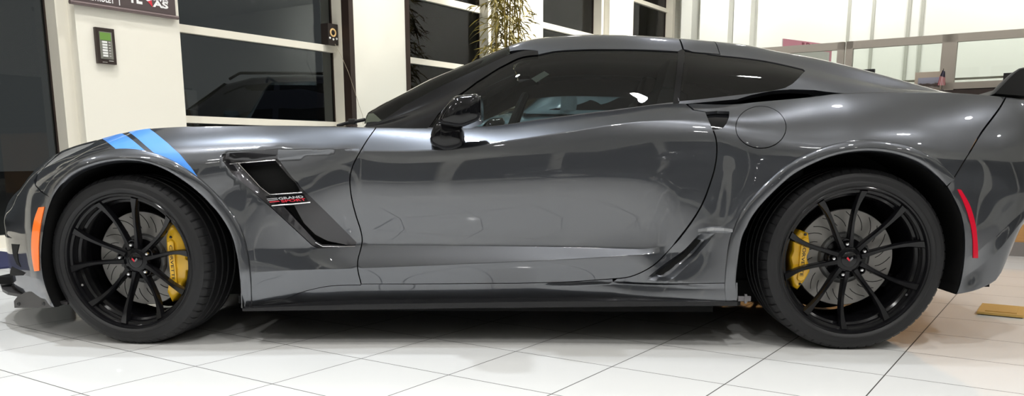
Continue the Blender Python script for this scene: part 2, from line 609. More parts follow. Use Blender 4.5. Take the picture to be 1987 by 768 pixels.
L7 = [('c', -.93, 0, .50), ('c', -.86, .25, .53), ('c', -.72, .42, .58), ('p', 66, 347, .55), ('p', 93, 308, .63), ('p', 143, 284, .69), ('p', 198, 269, .735), ('p', 250, 256, .775), ('p', 300, 249, .80), ('p', 365, 246, .815), ('p', 500, 244.5, .82),
     ('p', 690, 247, .81), ('p', 840, 249, .80), ('p', 940, 246, .80), ('p', 1060, 231, .80), ('p', 1180, 216, .80), ('p', 1318, 201, .795), ('p', 1409, 203, .805), ('p', 1482, 197, .81), ('p', 1560, 190, .815), ('p', 1640, 181.5, .815), ('p', 1740, 179.5, .815),
     ('p', 1830, 180, .81), ('p', 1952, 188.5, .785), ('c', 3.40, .735, .915), ('c', 3.50, .60, .905), ('c', 3.555, .35, .895), ('c', 3.57, 0, .89)]


def inward(line, dw, dz, wmax=None):
    out = []
    for e in line:
        P = at_w(*e[1:]) if e[0] == 'p' else None
        x, w, z = (P[0], e[3], P[2]) if P is not None else e[1:]
        w2 = max(w - dw, w * .3 if w > 0 else 0)
        if wmax is not None: w2 = min(w2, wmax)
        out.append(('c', x, w2, z + (dz(x) if callable(dz) else dz)))
    return out


L8 = inward(L7, .09, lambda x: .004 if x > -.6 else .002)
L9 = inward(L7, .45, lambda x: np.interp(x, [-.93, -.6, 0, .5, .9, 2.6, 3.2, 3.57], [.002, .0, -.02, .0, .03, .0, .01, .0]), .36)
L10 = [('c', e[1], 0, e[3] + np.interp(e[1], [-.93, -.5, 0, 3.57], [.002, .02, .02, .004])) for e in L9]


def xz(pts, w):
    P = np.array([at_w(p[0], p[1], w) for p in pts])
    return P[:, [0, 2]]


_vu = xz([(430, 298), (540, 288), (694, 285)], .93)
_vl = xz([(430, 313), (540, 307.5), (694, 286)], .93)
_ve = xz([(605, 476), (525, 402), (450, 336), (433, 312), (431, 299)], .93)
_le = xz([(1170, 551), (1274, 550), (1352, 549.5), (1420, 549)], .94)


def sstep(a, b, x):
    t = np.clip((x - a) / (b - a), 0, 1)
    return t * t * (3 - 2 * t)


def bump_vent(X, z, w):
    h = np.interp(X, _vu[:, 0], _vu[:, 1]) - z
    H = np.maximum(np.interp(X, _vu[:, 0], _vu[:, 1]) - np.interp(X, _vl[:, 0], _vl[:, 1]), .002)
    A = .042 * np.interp(X, [_vu[0, 0] - .012, _vu[0, 0], _vu[1, 0], _vu[2, 0]], [0, 1, .85, 0])
    A = A * sstep(.002, .03, X - np.interp(z, _ve[:, 1], _ve[:, 0]))
    return np.where((w > .8) & (h > 0), -A * np.where(h < H, h / H, np.exp(-np.maximum(h - H, 0) / .10)), 0)


def bump_ledge(X, z, w):
    h = np.interp(X, _le[:, 0], _le[:, 1]) - z
    A = .014 * np.interp(X, [_le[0, 0] - .25, _le[0, 0], _le[1, 0], _le[2, 0], _le[3, 0]], [0, .6, 1, .5, 0])
    return np.where((w > .8) & (h > 0), -A * np.where(h < .012, h / .012, np.exp(-np.maximum(h - .012, 0) / .03)), 0)


_af = np.array([at_w(p[0], p[1], .945)[[0, 2]] for p in ARCH_F])
_ar = np.array([at_w(p[0], p[1], .968)[[0, 2]] for p in ARCH_R])


def arch_dist(X, z, A, c, rmax):
    out = np.full(len(X), 9.)
    m = (np.hypot(X - c[0], z - c[1]) < rmax)
    if m.any():
        out[m] = seg_dist(np.stack([X[m], z[m]], -1), [tuple(p) for p in A], False)
    return out


def bump_arch(X, z, w):
    df = arch_dist(X, z, _af[::2], (0, .32), .55); dr = arch_dist(X, z, _ar[::2], (2.71, .33), .6)
    ok = w > .78
    f = -.012 * (1 - sstep(-.012, .024, df)) + .013 * sstep(.005, .045, df) * (1 - sstep(.047, .066, df)) * sstep(.30, .5, z)
    r = -.004 * (1 - sstep(-.01, .02, dr)) + .011 * sstep(.0, .036, dr) * (1 - sstep(.040, .056, dr)) * sstep(.32, .5, z)
    return np.where(ok, np.where(df < 1, f, 0) + np.where(dr < 1, r, 0), 0)


S1 = Loft([L0, L1, L2, L3, L4, L5, L6, L7, L8, L9, L10], {1: .9, 2: .55, 3: .8, 4: lambda x: .85 * (1 - sstep(1.95, 2.15, x)), 6: lambda x: .8 * sstep(.5, .75, x) * (1 - sstep(1.75, 2.15, x)), 7: .55}, [bump_vent, bump_ledge])

# ---- greenhouse skin
G0 = [('p', 688, 249, .735), ('p', 760, 250, .79), ('p', 840, 250, .80), ('p', 940, 248, .80), ('p', 1060, 232, .80), ('p', 1180, 217, .80), ('p', 1318, 203, .795), ('p', 1440, 192, .775), ('p', 1560, 183, .755), ('p', 1640, 181, .74),
      ('p', 1740, 179, .71), ('p', 1835, 180, .68)]
G2 = [('p', 689, 247, .732), ('p', 729, 240, .725), ('p', 760, 231, .715), ('p', 826, 205, .695), ('p', 878, 178, .67), ('p', 925, 152, .645), ('p', 970, 126, .62), ('p', 1020, 103, .595), ('p', 1044, 99, .587), ('p', 1100, 93.5, .578), ('p', 1150, 92, .575), ('p', 1230, 92.5, .57), ('p', 1325, 97, .568),
      ('p', 1388, 105, .568), ('p', 1482, 116, .572), ('p', 1563, 131, .58), ('p', 1640, 150, .60), ('p', 1740, 171, .635), ('p', 1835, 179.5, .67)]
G3 = [('p', 690, 245.5, .728), ('p', 732, 219, .69), ('p', 784, 190, .655), ('p', 841, 159, .62), ('p', 899, 133, .58), ('p', 951, 109.5, .55), ('p', 987, 94, .53), ('p', 1018, 83.5, .515), ('p', 1055, 77, .50), ('p', 1100, 73, .49), ('p', 1160, 71, .485), ('p', 1230, 72, .48), ('p', 1328, 78, .475), ('p', 1388, 83.5, .475), ('p', 1456, 91, .475),
      ('p', 1508, 101.7, .48), ('p', 1586, 116, .49), ('p', 1680, 138, .51), ('p', 1760, 159, .55), ('p', 1835, 179, .62)]
_g = [Loft.__new__(Loft)]


def _tab(line):
    T = np.array(sorted([(at_w(*e[1:])[0], e[3], at_w(*e[1:])[2]) for e in line]))
    return T


_t0, _t2, _t3 = _tab(G0), _tab(G2), _tab(G3)
_xs = np.linspace(max(_t0[0, 0], _t2[0, 0], _t3[0, 0]), min(_t0[-1, 0], _t2[-1, 0], _t3[-1, 0]), 46)
G1 = []
for x in _xs:
    w0, w2 = pchip(_t0[:, 0], _t0[:, 1], x), pchip(_t2[:, 0], _t2[:, 1], x)
    z0, z2 = pchip(_t0[:, 0], _t0[:, 2], x), pchip(_t2[:, 0], _t2[:, 2], x)
    G1.append(('c', x, (w0 + w2) / 2 + .055 * min(1, (z2 - z0) / .3), (z0 + z2) / 2))
G4 = [('c', x, pchip(_t3[:, 0], _t3[:, 1], x) * .5, pchip(_t3[:, 0], _t3[:, 2], x) + np.interp(x, [.8, 1.4, 1.7, 3.1], [.012, .018, .022, .012])) for x in _xs]
G5 = [('c', x, 0, pchip(_t3[:, 0], _t3[:, 2], x) + np.interp(x, [.8, 1.4, 1.7, 3.1], [.016, .024, .03, .016])) for x in _xs]
S2 = Loft([G0, G1, G2, G3, G4, G5], {2: .35}, vs=.15)

def off_px(curve, d, c):
    P = np.array(curve); out = []
    for p in P:
        r = p - np.array(c); out.append(tuple(p + r / np.linalg.norm(r) * d))
    return out


# ---- body panels
far = []


def part(name, S, poly, mat, parent=car, twin=True, **k):
    o = panel(name, S, poly, mat, parent, **k)
    if twin: far.append(o)
    return o


uvDF = S1.trace(DOOR_F, (0, 7.6)); uvDB = S1.trace(DOOR_B, (0, 7.6)); uvDR = S1.trace(DOOR_R, (0, 7.6))
uvAF = S1.trace(ARCH_F, (.2, 7.2)); uvAR = S1.trace(ARCH_R, (.2, 7.2)); uvSR = S1.trace(SEAM_R, (0, 7.6))
GAP = .0022
xdf = uvDF[0][0]
xtop = S1.inv(1331, 203)[0]
n = 14
door_top = [(xtop + (xdf - xtop) * i / n, 7.45) for i in range(1, n)]
door_uv = uvDF + uvDB[1:] + uvDR[1:] + [S1.inv(1345, 213.5), S1.inv(1333, 203.5), (xtop, 7.45)] + door_top + [(xdf, 7.45)]
wedge_u = S1.trace([(431, 298.5), (480, 293), (540, 288), (620, 286), (692, 285)], (5, 7.2)); wedge_l = S1.trace([(536, 307.5), (600, 298), (692, 286)], (5, 7.2))
VENT = [(431, 299), (445, 297), (540, 288.4), (539, 307.5), (560, 335), (583, 363), (632, 410), (692, 470), (689, 478), (617, 482), (605, 476), (525, 402), (450, 336), (432, 312)]
uvV = S1.trace(densify(VENT, 14), (2.5, 7.2))
uvHL = S1.trace([(73, 337), (85, 326), (100, 317), (118, 308), (137, 299), (155, 290.5), (172, 283), (189, 272.5)], (5.5, 7.6))
xh0, xh1 = uvHL[0][0], uvHL[-1][0]
fend_bot = S1.trace([(700, 553), (672, 553), (644, 554.5), (603, 562), (575, 571), (545, 582), (505, 590), (470, 594)], (.9, 3))
seam_f = S1.trace([(100, 382), (94, 380), (80, 372), (69, 360), (66, 350)], (4, 7.3))
hood_v = 7.75
fender_uv = ([(uvAF[-1][0] + .002, fend_bot[-1][1])] + uvAF[::-1])
iF = min(range(len(ARCH_F)), key=lambda i: math.hypot(ARCH_F[i][0] - 100, ARCH_F[i][1] - 386))
arch_fender = uvAF[iF:]
arch_bumper = uvAF[:iF + 1]
fender_uv = arch_fender + fend_bot[::-1][0:] + uvDF[::-1][0:] + [(xdf, hood_v)] + [(xdf + (xh1 + .02 - xdf) * i / 24, hood_v) for i in range(1, 25)] + uvHL[::-1] + seam_f[::-1][1:]
rings_f = [S1.trace(off_px(ARCH_F[iF:], d, (262, 505)), (1.1, 7.1)) for d in (5, 12, 22)]
fender = part('front_fender', S1, fender_uv, M_PAINT, holes=[uvV], gap=GAP, extra=[wedge_u, wedge_l] + rings_f, depth=.016)
door = part('door', S1, door_uv, M_PAINT, gap=GAP, depth=.016)
bump_uv = seam_f + [uvHL[0]] + [(S1.x0 + (xh0 - S1.x0) * (1 - i / 16), 7.3) for i in range(1, 17)] + [(S1.x0, 4), (S1.x0, .5)] + [(S1.x0 + (uvAF[0][0] - .01 - S1.x0) * i / 14, .5) for i in range(1, 15)] + arch_bumper
bumper = part('front_bumper', S1, bump_uv, M_PAINT, gap=GAP * .6)
# rocker
xr0, xr1 = uvAF[-1][0], uvAR[0][0]
ledge_uv = S1.trace([(1430, 549), (1380, 549.5), (1320, 550), (1275, 551), (1230, 549), (1190, 546)], (1.2, 3.2))
rock_uv = [(fend_bot[-1][0] - .004, 1.0)] + fend_bot[::-1] + uvDB + [uvDR[1]] + ledge_uv[::-1] + [(xr1, uvAR[0][1]), (xr1, .3)] + [(xr1 + (xr0 - xr1) * i / 30, .3) for i in range(1, 31)]
rocker = part('rocker_panel', S1, rock_uv, M_PAINT, gap=GAP * .8)
# quarter
xq1 = uvSR[0][0]
deck_v = 7.35
xe = xtop + .01
jR = max(i for i in range(len(ARCH_R)) if ARCH_R[i][1] < 364 and ARCH_R[i][0] > 1800)
arch_quarter, arch_rb = uvAR[:jR + 1], uvAR[jR:]
HANDLE = [(1369, 217), (1392, 215), (1415, 216), (1414.6, 227), (1410, 239), (1404, 247), (1394, 251), (1383, 251.5)]
uvH = S1.trace(densify(HANDLE, 8), (4, 7.4))
FUEL = [(1476.5 + 49.5 * math.cos(2 * PI * i / 40), 247 + 41.5 * math.sin(2 * PI * i / 40)) for i in range(40)]
uvF = S1.trace(FUEL, (4, 7.4))
DUCT = [(1409, 203.5), (1425, 203), (1456, 200), (1482, 197.5), (1520, 194), (1560, 190.5), (1600, 186), (1636, 182)]
quarter_uv = uvDR[::-1][:-2] + ledge_uv[::-1][0:] + [(xr1, uvAR[0][1] + .0)] + arch_quarter[1:] + uvSR[::-1] + [(xq1, deck_v)] + [(xq1 + (xe - xq1) * i / 30, deck_v) for i in range(1, 31)] + [S1.inv(1335, 204), S1.inv(1347, 213.5)]
k_hand = 9
rings_r = [S1.trace(off_px(ARCH_R[:jR + 1], d, (1650, 500)), (1.1, 7.1)) for d in (5, 12, 22)]
def resamp(c, n):
    c = np.array(smooth_curve(c, 3)); d = np.r_[0, np.cumsum(np.linalg.norm(np.diff(c, axis=0), axis=1))]
    t = np.linspace(0, d[-1], n)
    return [(float(np.interp(q, d, c[:, 0])), float(np.interp(q, d, c[:, 1]))) for q in t]


SC_E = [(1357, 452.5), (1341, 471), (1326, 486), (1306, 500), (1276, 522), (1253, 541)]
SC_D = [(1377, 453), (1362, 471), (1346, 489), (1322, 510), (1294, 533), (1270, 546)]
SC_Q = [(1389, 452), (1371, 474), (1353, 494), (1325, 524), (1304, 541), (1280, 547.5)]
NS = 40
cE, cD, cQ = (resamp(c, NS) for c in (SC_E, SC_D, SC_Q))
cF = [(a[0] + (b[0] - a[0]) * .28, a[1] + (b[1] - a[1]) * .28) for a, b in zip(cE, cD)]
sc_hole = S1.trace(cE + cQ[::-1], (1.5, 6))
quarter = part('rear_quarter_panel', S1, quarter_uv, M_PAINT, holes=[uvF, [p for p in uvH], sc_hole], gap=GAP, extra=rings_r)
rowsP = []
for c, dep in ((cE, .0), (cF, .024), (cD, .021), (cQ, .0)):
    uv_ = S1.trace(c, (1.5, 6)); u_ = np.array([q[0] for q in uv_]); v_ = np.array([q[1] for q in uv_])
    fade = np.minimum(1, np.minimum(np.arange(NS), NS - 1 - np.arange(NS)) / 5.)
    rowsP.append(S1.ev(u_, v_) - S1.nrm(u_, v_) * (dep * fade)[:, None])
sub = []
for a, b, k in ((rowsP[0], rowsP[1], 3), (rowsP[1], rowsP[2], 3), (rowsP[2], rowsP[3], 6)):
    for i in range(k): sub.append(a + (b - a) * i / k)
sub.append(rowsP[3])
scv = [tuple(p) for r in sub for p in r]
scf = [(i * NS + k, i * NS + k + 1, (i + 1) * NS + k + 1, (i + 1) * NS + k) for i in range(len(sub) - 1) for k in range(NS - 1)]
scoop = MB().add(scv, scf).build('skirt_scoop', M_PAINT, car, smooth=True, sharp=40)
far.append(scoop)
handle = part('door_handle_recess', S1, uvH, M_GLOSSBLK, parent=door, gap=.0, off=-.014, depth=0)
fuel = part('fuel_door', S1, uvF, M_PAINT, gap=.0022, twin=False)
# rear bumper
rb_uv = uvSR + arch_rb[1:] + [(arch_rb[-1][0], .5)] + [(arch_rb[-1][0] + (S1.x1 - arch_rb[-1][0]) * i / 16, .5) for i in range(1, 17)] + [(S1.x1, 4), (S1.x1, 7.5)] + [(S1.x1 + (xq1 - S1.x1) * i / 10, 7.5) for i in range(1, 11)]
rbump = part('rear_bumper', S1, rb_uv, M_PAINT, gap=GAP * .6)
hood = part('hood', S1, [(xh0, 7.3)] + [(S1.x0 + (xh0 - S1.x0) * (1 - i / 16), 7.3) for i in range(1, 17)] + [(S1.x0, 10)] + [(S1.x0 + (xdf - .06 - S1.x0) * i / 20, 10) for i in range(1, 21)] + [(xdf - .05, hood_v)] + [(xdf - .05 + (xh1 + .02 - xdf + .05) * i / 20, hood_v) for i in range(1, 21)] + [(xh1, 7.7), (xh0 + .03, 7.6)], M_PAINT, gap=.001)
xk = S2.x1
deck = part('rear_deck', S1, [(xk - .35, deck_v), (xk - .35, 10), (S1.x1, 10), (S1.x1, 7.5), (xq1, 7.5), (xq1, deck_v)], M_PAINT)
cowl = part('cowl_panel', S1, [(xdf - .05, hood_v), (xdf - .06, 10), (xk - .36, 10), (xk - .36, deck_v), (xtop, deck_v), (xtop, 7.46), (xdf, 7.46)], M_FLAT, depth=0, du=.05, off=-.01)
# headlight lens; the wall's cream reflection is put into the bowl colour
hl_top = [(xh1 + (xh0 - xh1) * i / 8, 7.72 - .36 * abs(i / 8 - .3)) for i in range(0, 9)]
head = part('headlight', S1, uvHL + hl_top, M_LAMPIN, off=-.007, depth=0)
lens = part('lens', S1, uvHL + hl_top, M_LAMPGLASS, parent=head, off=.0, depth=.004)

# flared lips round the wheel arches
def arch_lip(curve, ctr, width, parent, name):
    C = resamp(curve, 90)
    rows = []
    fade = np.minimum(1, np.minimum(np.arange(90), 89 - np.arange(90)) / 10.)
    for d, off in ((1.0, 0), (.93, .004), (.86, .0065), (.6, .008), (.3, .0085), (.1, .0075), (.02, .004), (-.02, -.004), (-.03, -.02)):
        px = off_px(C, d * width, ctr)
        uv = S1.trace(px, (1.0, 7.2))
        u = np.array([q[0] for q in uv]); v = np.array([q[1] for q in uv])
        k = np.ones(5) / 5
        sm = lambda q: np.r_[q[:2], np.convolve(q, k, 'valid'), q[-2:]]
        u, v = sm(u), sm(v)
        rows.append(S1.ev(u, v) + S1.nrm(u, v) * ((.0012 + off * fade if off > 0 else (off - .001) * np.ones(90))[:, None]))
    V = [tuple(p) for r in rows for p in r]
    f = [(i * 90 + k, i * 90 + k + 1, (i + 1) * 90 + k + 1, (i + 1) * 90 + k) for i in range(len(rows) - 1) for k in range(89)]
    o = MB().add(V, f).build(name, M_PAINT, parent, smooth=True, sharp=50)
    far.append(o)


arch_lip([p for p in ARCH_F if not (p[0] < 150 and p[1] > 394)], (262, 505), 23, car, 'arch_lip')
arch_lip([p for p in ARCH_R if not (p[0] > 1800 and p[1] > 366)], (1650, 500), 23, car, 'arch_lip')

# stripes on the fender
STR1 = [(198, 269.5), (218, 263.5), (237, 259.5), (262, 276), (284, 294.3), (254, 291), (240, 290), (225, 289), (212, 279)]
STR2 = [(249, 256.4), (270, 253.2), (291, 251), (308, 263.5), (325, 277.4), (341, 292), (355, 306), (371, 325), (384, 343.4), (366, 335), (338.5, 319.7), (310, 302.8), (298, 296), (276, 277)]


def stripe(name, pts, top):
    uv = S1.trace(pts, (5, 7.15))
    uv2 = []
    for p, q in zip(pts, uv):
        uv2.append(q)
    a, b = uv2[0], uv2[2]
    uv2 = [uv2[0], (a[0] - top, 7.7), (b[0] - top, 7.7)] + uv2[2:]
    return part(name, S1, uv2, M_BLUE, parent=fender, off=.0012, depth=.0012, twin=False, du=.012, dv=.1)


s1 = stripe('hash_stripe', STR1, .03); s1['label'] = 'front blue stripe over the wheel arch'
s2 = stripe('hash_stripe', STR2, .03); s2['label'] = 'rear blue stripe over the wheel arch'

# markers
part('side_marker', S1, S1.trace(smooth_curve([(87, 401), (82, 425), (78, 450), (76, 480), (76.5, 505), (77, 525)], 6) + smooth_curve([(68, 526), (64, 505), (62, 480), (63.5, 450), (68, 424), (76, 402)], 6), (1, 7)), M_ORANGE, parent=bumper, off=.003, depth=.006, label='orange front side marker')
part('side_marker', S1, S1.trace(smooth_curve([(1864, 368), (1874, 384), (1882, 400), (1892, 435), (1896, 470), (1897, 500)], 6) + smooth_curve([(1887.5, 500), (1887, 463), (1882, 432), (1871, 397), (1857, 367)], 6), (1, 7)), M_RED, parent=rbump, off=.003, depth=.006, label='red rear side marker')
# dark inlets at the bumper corner
part('corner_inlet', S1, S1.trace([(23, 473), (38, 474), (34, 490), (36, 506), (41, 518), (33, 512), (26, 495)], (1, 6)), M_FLAT, parent=bumper, off=.002, depth=.002, twin=False)
part('corner_inlet', S1, S1.trace([(24, 517), (50, 529), (45, 534), (20, 534), (21, 524)], (1, 6)), M_FLAT, parent=bumper, off=.002, depth=.002, twin=False)

# ---- greenhouse panels
WIN = [(832, 247), (850, 221), (880, 190), (925, 158), (968, 131), (1004, 113), (1044, 106), (1072, 100), (1110, 97), (1160, 95.5), (1230, 96), (1316, 100), (1311, 150), (1306, 198), (1240, 206.5), (1180, 214), (1120, 221.5), (1060, 229.5), (1000, 238.5), (940, 245), (880, 247)]
QWIN = smooth_curve([(1329, 99), (1358, 102), (1388, 106.5), (1432, 111), (1482, 117.5), (1522, 125.5), (1558, 134)], 12) + smooth_curve([(1562, 137.5), (1550, 150), (1538, 162), (1524, 170), (1508, 174), (1458, 181), (1404, 187), (1360, 192), (1319, 196)], 12) + [(1323, 150)]
uW = S2.trace(WIN, (0, 2.9)); uQ = S2.trace(QWIN, (0, 2.9))
DLO = [(742, 248), (826, 248), (1000, 241), (1180, 217), (1315, 201)]
# A pillar: gloss black from the windscreen edge to the window
xa0, xa1 = S2.inv(700, 247)[0], S2.inv(1044, 96)[0]
AP = S2.trace([(735, 236), (784, 205), (841, 175), (899, 147), (951, 123), (987, 106.5), (1018, 98), (1043, 99)], (0, 3))
sw = part('side_window', S2, uW, M_SIDEGLASS, off=-.004, depth=.004, gap=.001)
qw = part('quarter_window', S2, uQ, M_CARGLASS, off=-.003, depth=.004, gap=.0015)
x_m = S2.inv(1044, 100)[0]
x_b = S2.inv(1326, 97)[0]
x_b0 = S2.inv(1316, 198)[0]
ap_uv = [(xa0, 0), (S2.inv(826, 248)[0], 0.02)] + [uW[0]] + uW[1:7] + AP[::-1] + [(xa0 + .02, 2.5)]
apil = part('a_pillar', S2, ap_uv, M_GLOSSBLK, depth=.02)
bp_uv = [uW[11], (x_b - .002, 2.06), uQ[0], uQ[-1]] + [uQ[-2], (x_b0 - .0, 0.0), (uW[13][0], 0.0), uW[13], uW[12]]
bpil = part('b_pillar', S2, bp_uv, M_GLOSSBLK, depth=.015, off=.0)
# window lower trim
trim_uv = [(S2.inv(826, 248)[0], 0.0)] + [(uW[0][0] + (uW[13][0] - uW[0][0]) * i / 14, 0.0) for i in range(0, 15)] + uW[13:] + [uW[0]]
trim = part('window_trim', S2, trim_uv, M_SATBLK, depth=.01)
# roof: rail + panel, windscreen, hatch
rail_top = [(x_m + (x_b - x_m) * i / 12, 3.35) for i in range(13)]
rail_bot = uW[6:12]
roof_uv = [AP[-1]] + rail_bot + [(x_b - .002, 2.08)] + [(x_b - .002, 5)] + [(x_b + (x_m - .10 - x_b) * i / 10, 5) for i in range(1, 11)] + [(x_m - .13, 3.6), S2.inv(990, 99.5)]
roof = part('roof_panel', S2, roof_uv, M_PAINT, gap=.0015, depth=.02)
ws_uv = AP[:6] + [S2.inv(989, 100), (x_m - .135, 3.6), (x_m - .105, 5), (xa0 + .02, 5), (xa0 + .01, 2.6)]
wsc = part('windshield', S2, ws_uv, M_WSGLASS, depth=.005, off=-.001)
x_h = S2.inv(1389, 84)[0]
halo_uv = [(x_b + .002, 2.08)] + uQ[1:3] + [(x_h, S2.inv(1389, 104)[1]), (x_h, 5), (x_b + .002, 5)]
halo = part('roof_halo', S2, halo_uv, M_PAINT, gap=.0012, depth=.02)
iq = [i for i in range(len(uQ)) if uQ[i][0] > x_h]
DUCT_T = [(1409, 201.5), (1430, 194), (1456, 185), (1498, 176.5), (1534, 173.5), (1581, 175), (1636, 181)]
uD = S2.trace(DUCT_T, (0, 2.2))
xs_end = S2.x1
sail_uv = [(x_h + .001, S2.inv(1389, 105)[1])] + uQ[3:-1] + [(x_b0, .25), (x_b0, 0)] + uD + [(S2.inv(1640, 181)[0], 0.0), (xs_end - .002, 0), (xs_end - .002, 3.4), (x_h + .02, 3.35), (x_h + .001, 3.35)]
sail = part('sail_panel', S2, sail_uv, M_PAINT, gap=.001, depth=.02)
hatch = part('rear_hatch', S2, [(x_h + .002, 3.36), (x_h + .02, 3.36), (xs_end - .002, 3.41), (xs_end - .002, 5), (x_h + .002, 5)], M_CARGLASS, depth=.006)
def multi(name, parts, parent=None, smooth=True, sharp=35):
    """one mesh with several materials: parts = [(MB, material), ...]"""
    V, Fc, mi = [], [], []
    mats = []
    for mb, mt in parts:
        k = len(V)
        V += mb.v; Fc += [tuple(i + k for i in q) for q in mb.f]
        if mt not in mats: mats.append(mt)
        mi += [mats.index(mt)] * len(mb.f)
    me = bpy.data.meshes.new(name)
    me.from_pydata(V, [], Fc)
    for mt in mats: me.materials.append(mt)
    me.polygons.foreach_set('material_index', mi)
    bm = bmesh.new(); bm.from_mesh(me); bmesh.ops.recalc_face_normals(bm, faces=bm.faces[:]); bm.to_mesh(me); bm.free()
    if smooth:
        me.polygons.foreach_set('use_smooth', [True] * len(me.polygons)); me.set_sharp_from_angle(angle=math.radians(sharp))
    o = bpy.data.objects.new(name, me); COL.objects.link(o)
    if parent is not None: o.parent = parent
    return o


def skin_pts(S, pts, off=0., vlim=None):
    uv = S.trace(pts, vlim)
    u = np.array([q[0] for q in uv]); v = np.array([q[1] for q in uv])
    return S.ev(u, v) + S.nrm(u, v) * off


# ---- fender vent
vent = empty('fender_vent', parent=car)
V_UP = [(463, 316), (500, 313), (534, 310.5), (558, 341), (582, 372), (552, 373.5), (523, 375), (512, 369), (504, 360), (484, 338)]
V_LO = [(549, 400), (570, 398.5), (580, 417), (590, 434), (611.6, 455.6), (636, 468), (677, 475.5), (640, 475.5), (624, 475), (611, 467), (580, 434)]
uU, uL = S1.trace(V_UP, (2.5, 7.2)), S1.trace(V_LO, (2.5, 7.2))
part('vent_frame', S1, uvV, M_CARBON, parent=vent, holes=[uU, uL], off=-.007, depth=.03, gap=.001, du=.012, dv=.1)
part('vent_duct', S1, uvV, M_FLAT, parent=vent, off=-.045, depth=0)
mb = MB()
for pts, r in (([(446, 317), (490, 313), (534, 309.5)], .0025), ([(462, 316), (484, 340), (505, 363), (523, 377), (555, 375), (586, 373)], .0022), ([(527, 398.5), (565, 396), (602, 392.5)], .0026), ([(612, 470), (626, 478), (655, 478.5), (690, 477.5)], .0022)):
    MB().tube(skin_pts(S1, densify(pts, 10, False), -.003, (2.5, 7.2)), r, 8).build('vent_trim', M_CHROME, vent, smooth=True)



def skin_text(S, s, px, pxw, pxh, dirpx, off, vlim, shear=0., bold=0.):
    """lettering laid on the skin: centre, width and height in the photograph's pixels, dirpx = a second pixel along the line"""
    P = skin_pts(S, [px, dirpx], off, vlim)
    uv = S.inv(*px, vlim); N = S.nrm(np.array([uv[0]]), np.array([uv[1]]))[0]
    ex = P[1] - P[0]; ex /= np.linalg.norm(ex)
    ez = np.cross(N, ex) ; ez /= np.linalg.norm(ez)
    if ez[2] < 0: ez = -ez
    v, f = text_mesh(s, 1, .0, bold)
    v = np.array(v); lo, hi = v.min(0), v.max(0)
    sc = np.linalg.norm(P[0] - CO) / F
    a = (v[:, 0] - (lo[0] + hi[0]) / 2) / (hi[0] - lo[0]) * pxw * sc
    b = (v[:, 1] - (lo[1] + hi[1]) / 2) / (hi[1] - lo[1]) * pxh * sc
    a = a + b * shear
    Q = P[0] + a[:, None] * ex + b[:, None] * ez
    return Q, f


plate = part('badge', S1, S1.trace([(515, 380), (588, 376), (598, 392), (526, 397)], (2.5, 7.2)), M_GLOSSBLK, parent=vent, off=-.004, depth=.004)
b1, b2 = MB(), MB()
b1.add(*skin_text(S1, 'GRAND', (564, 383.3), 46, 4.6, (584, 381.7), -.002, (2.5, 7.2), -.5, .03))
b2.add(*skin_text(S1, 'SPORT', (569, 388.6), 46, 4.6, (589, 387), -.002, (2.5, 7.2), -.5, .03))
for pts, bb in (([(518, 385.6), (538, 384.2)], b1), ([(520, 388.6), (539, 387.0)], b1), ([(523, 391.0), (541, 389.8)], b2), ([(523.5, 392.0), (542, 390.6)], b2)):
    bb.tube(skin_pts(S1, pts, -.003, (2.5, 7.2)), .0012, 6)
vn = multi('badge_lettering', [(b1, pbr('badge_silver', (.5, .5, .52), .35, .2)), (b2, M_REDTXT)], vent, smooth=False)

# ---- side skirt blade
def blade(ptsl, dw, name, mat):
    """ptsl: (px, top y, bottom y, outer half-width)"""
    xs = [p[0] for p in ptsl]
    ring = []
    for px in np.linspace(xs[0], xs[-1], 60):
        yt, yb, w = (np.interp(px, xs, [p[i] for p in ptsl]) for i in (1, 2, 3))
        a, b = at_w(px, yt, w), at_w(px, yb, w)
        x = a[0]; zt, zb = a[2], b[2]
        ring.append([(x, -w + dw, zt + .004), (x, -w + .006, zt), (x, -w, zt - .003), (x, -w, zb + .003), (x, -w + .006, zb), (x, -w + dw, zb + .004)])
    m = MB(); n = len(ring[0]); V = [p for r in ring for p in r]; f = []
    for i in range(len(ring) - 1):
        for k in range(n):
            f.append((i * n + k, i * n + (k + 1) % n, (i + 1) * n + (k + 1) % n, (i + 1) * n + k))
    f += [tuple(range(n)), tuple(range((len(ring) - 1) * n, len(ring) * n))]
    m.add(V, f)
    return m.build(name, mat, car, smooth=True)


far.append(blade([(470, 597, 604.5, .95), (560, 593, 603.5, .948), (700, 589, 602, .942), (900, 586, 599, .938), (1100, 583, 597, .938), (1300, 583, 595, .955), (1431, 584, 594, .972)], .10, 'side_skirt', pbr('skirt_black', (.010, .010, .011), .22, 0, 0, spec=.35)))
mb = MB()
a = at_w(1444, 579, .955)
mb.box(a, (.046, .012, .018)); mb.box(a + np.array([.004, -.004, 0]), (.008, .012, .034)); mb.add([at_w(1456, 579, .955), at_w(1449, 571, .955), at_w(1449, 587, .955), at_w(1449, 579, .93)], [(0, 1, 3), (0, 3, 2), (1, 2, 3), (0, 2, 1)])
mb.build('skirt_bracket', pbr('bracket_grey', (.12, .115, .12), .35), car)
# winglet above the skirt's rear end, its edge highlight put into the colour
W = [at_w(x, y, w) for x, y, w in [(1353, 444.5, .940), (1372, 442.5, .982), (1386, 442, 1.004), (1405, 442.5, 1.002), (1422, 445, .978), (1402, 450, .945), (1380, 451.5, .93), (1362, 451.5, .92)]]
mb = MB(); mb.add(W + [tuple(np.array(p) + [0, 0.0, -.010]) for p in W], [tuple(range(8)), tuple(range(15, 7, -1))] + [(i, 8 + i, 8 + (i + 1) % 8, (i + 1) % 8) for i in range(8)])
far.append(mb.build('skirt_winglet', pbr('winglet_highlight', (.42, .43, .45), .25, .7), car))

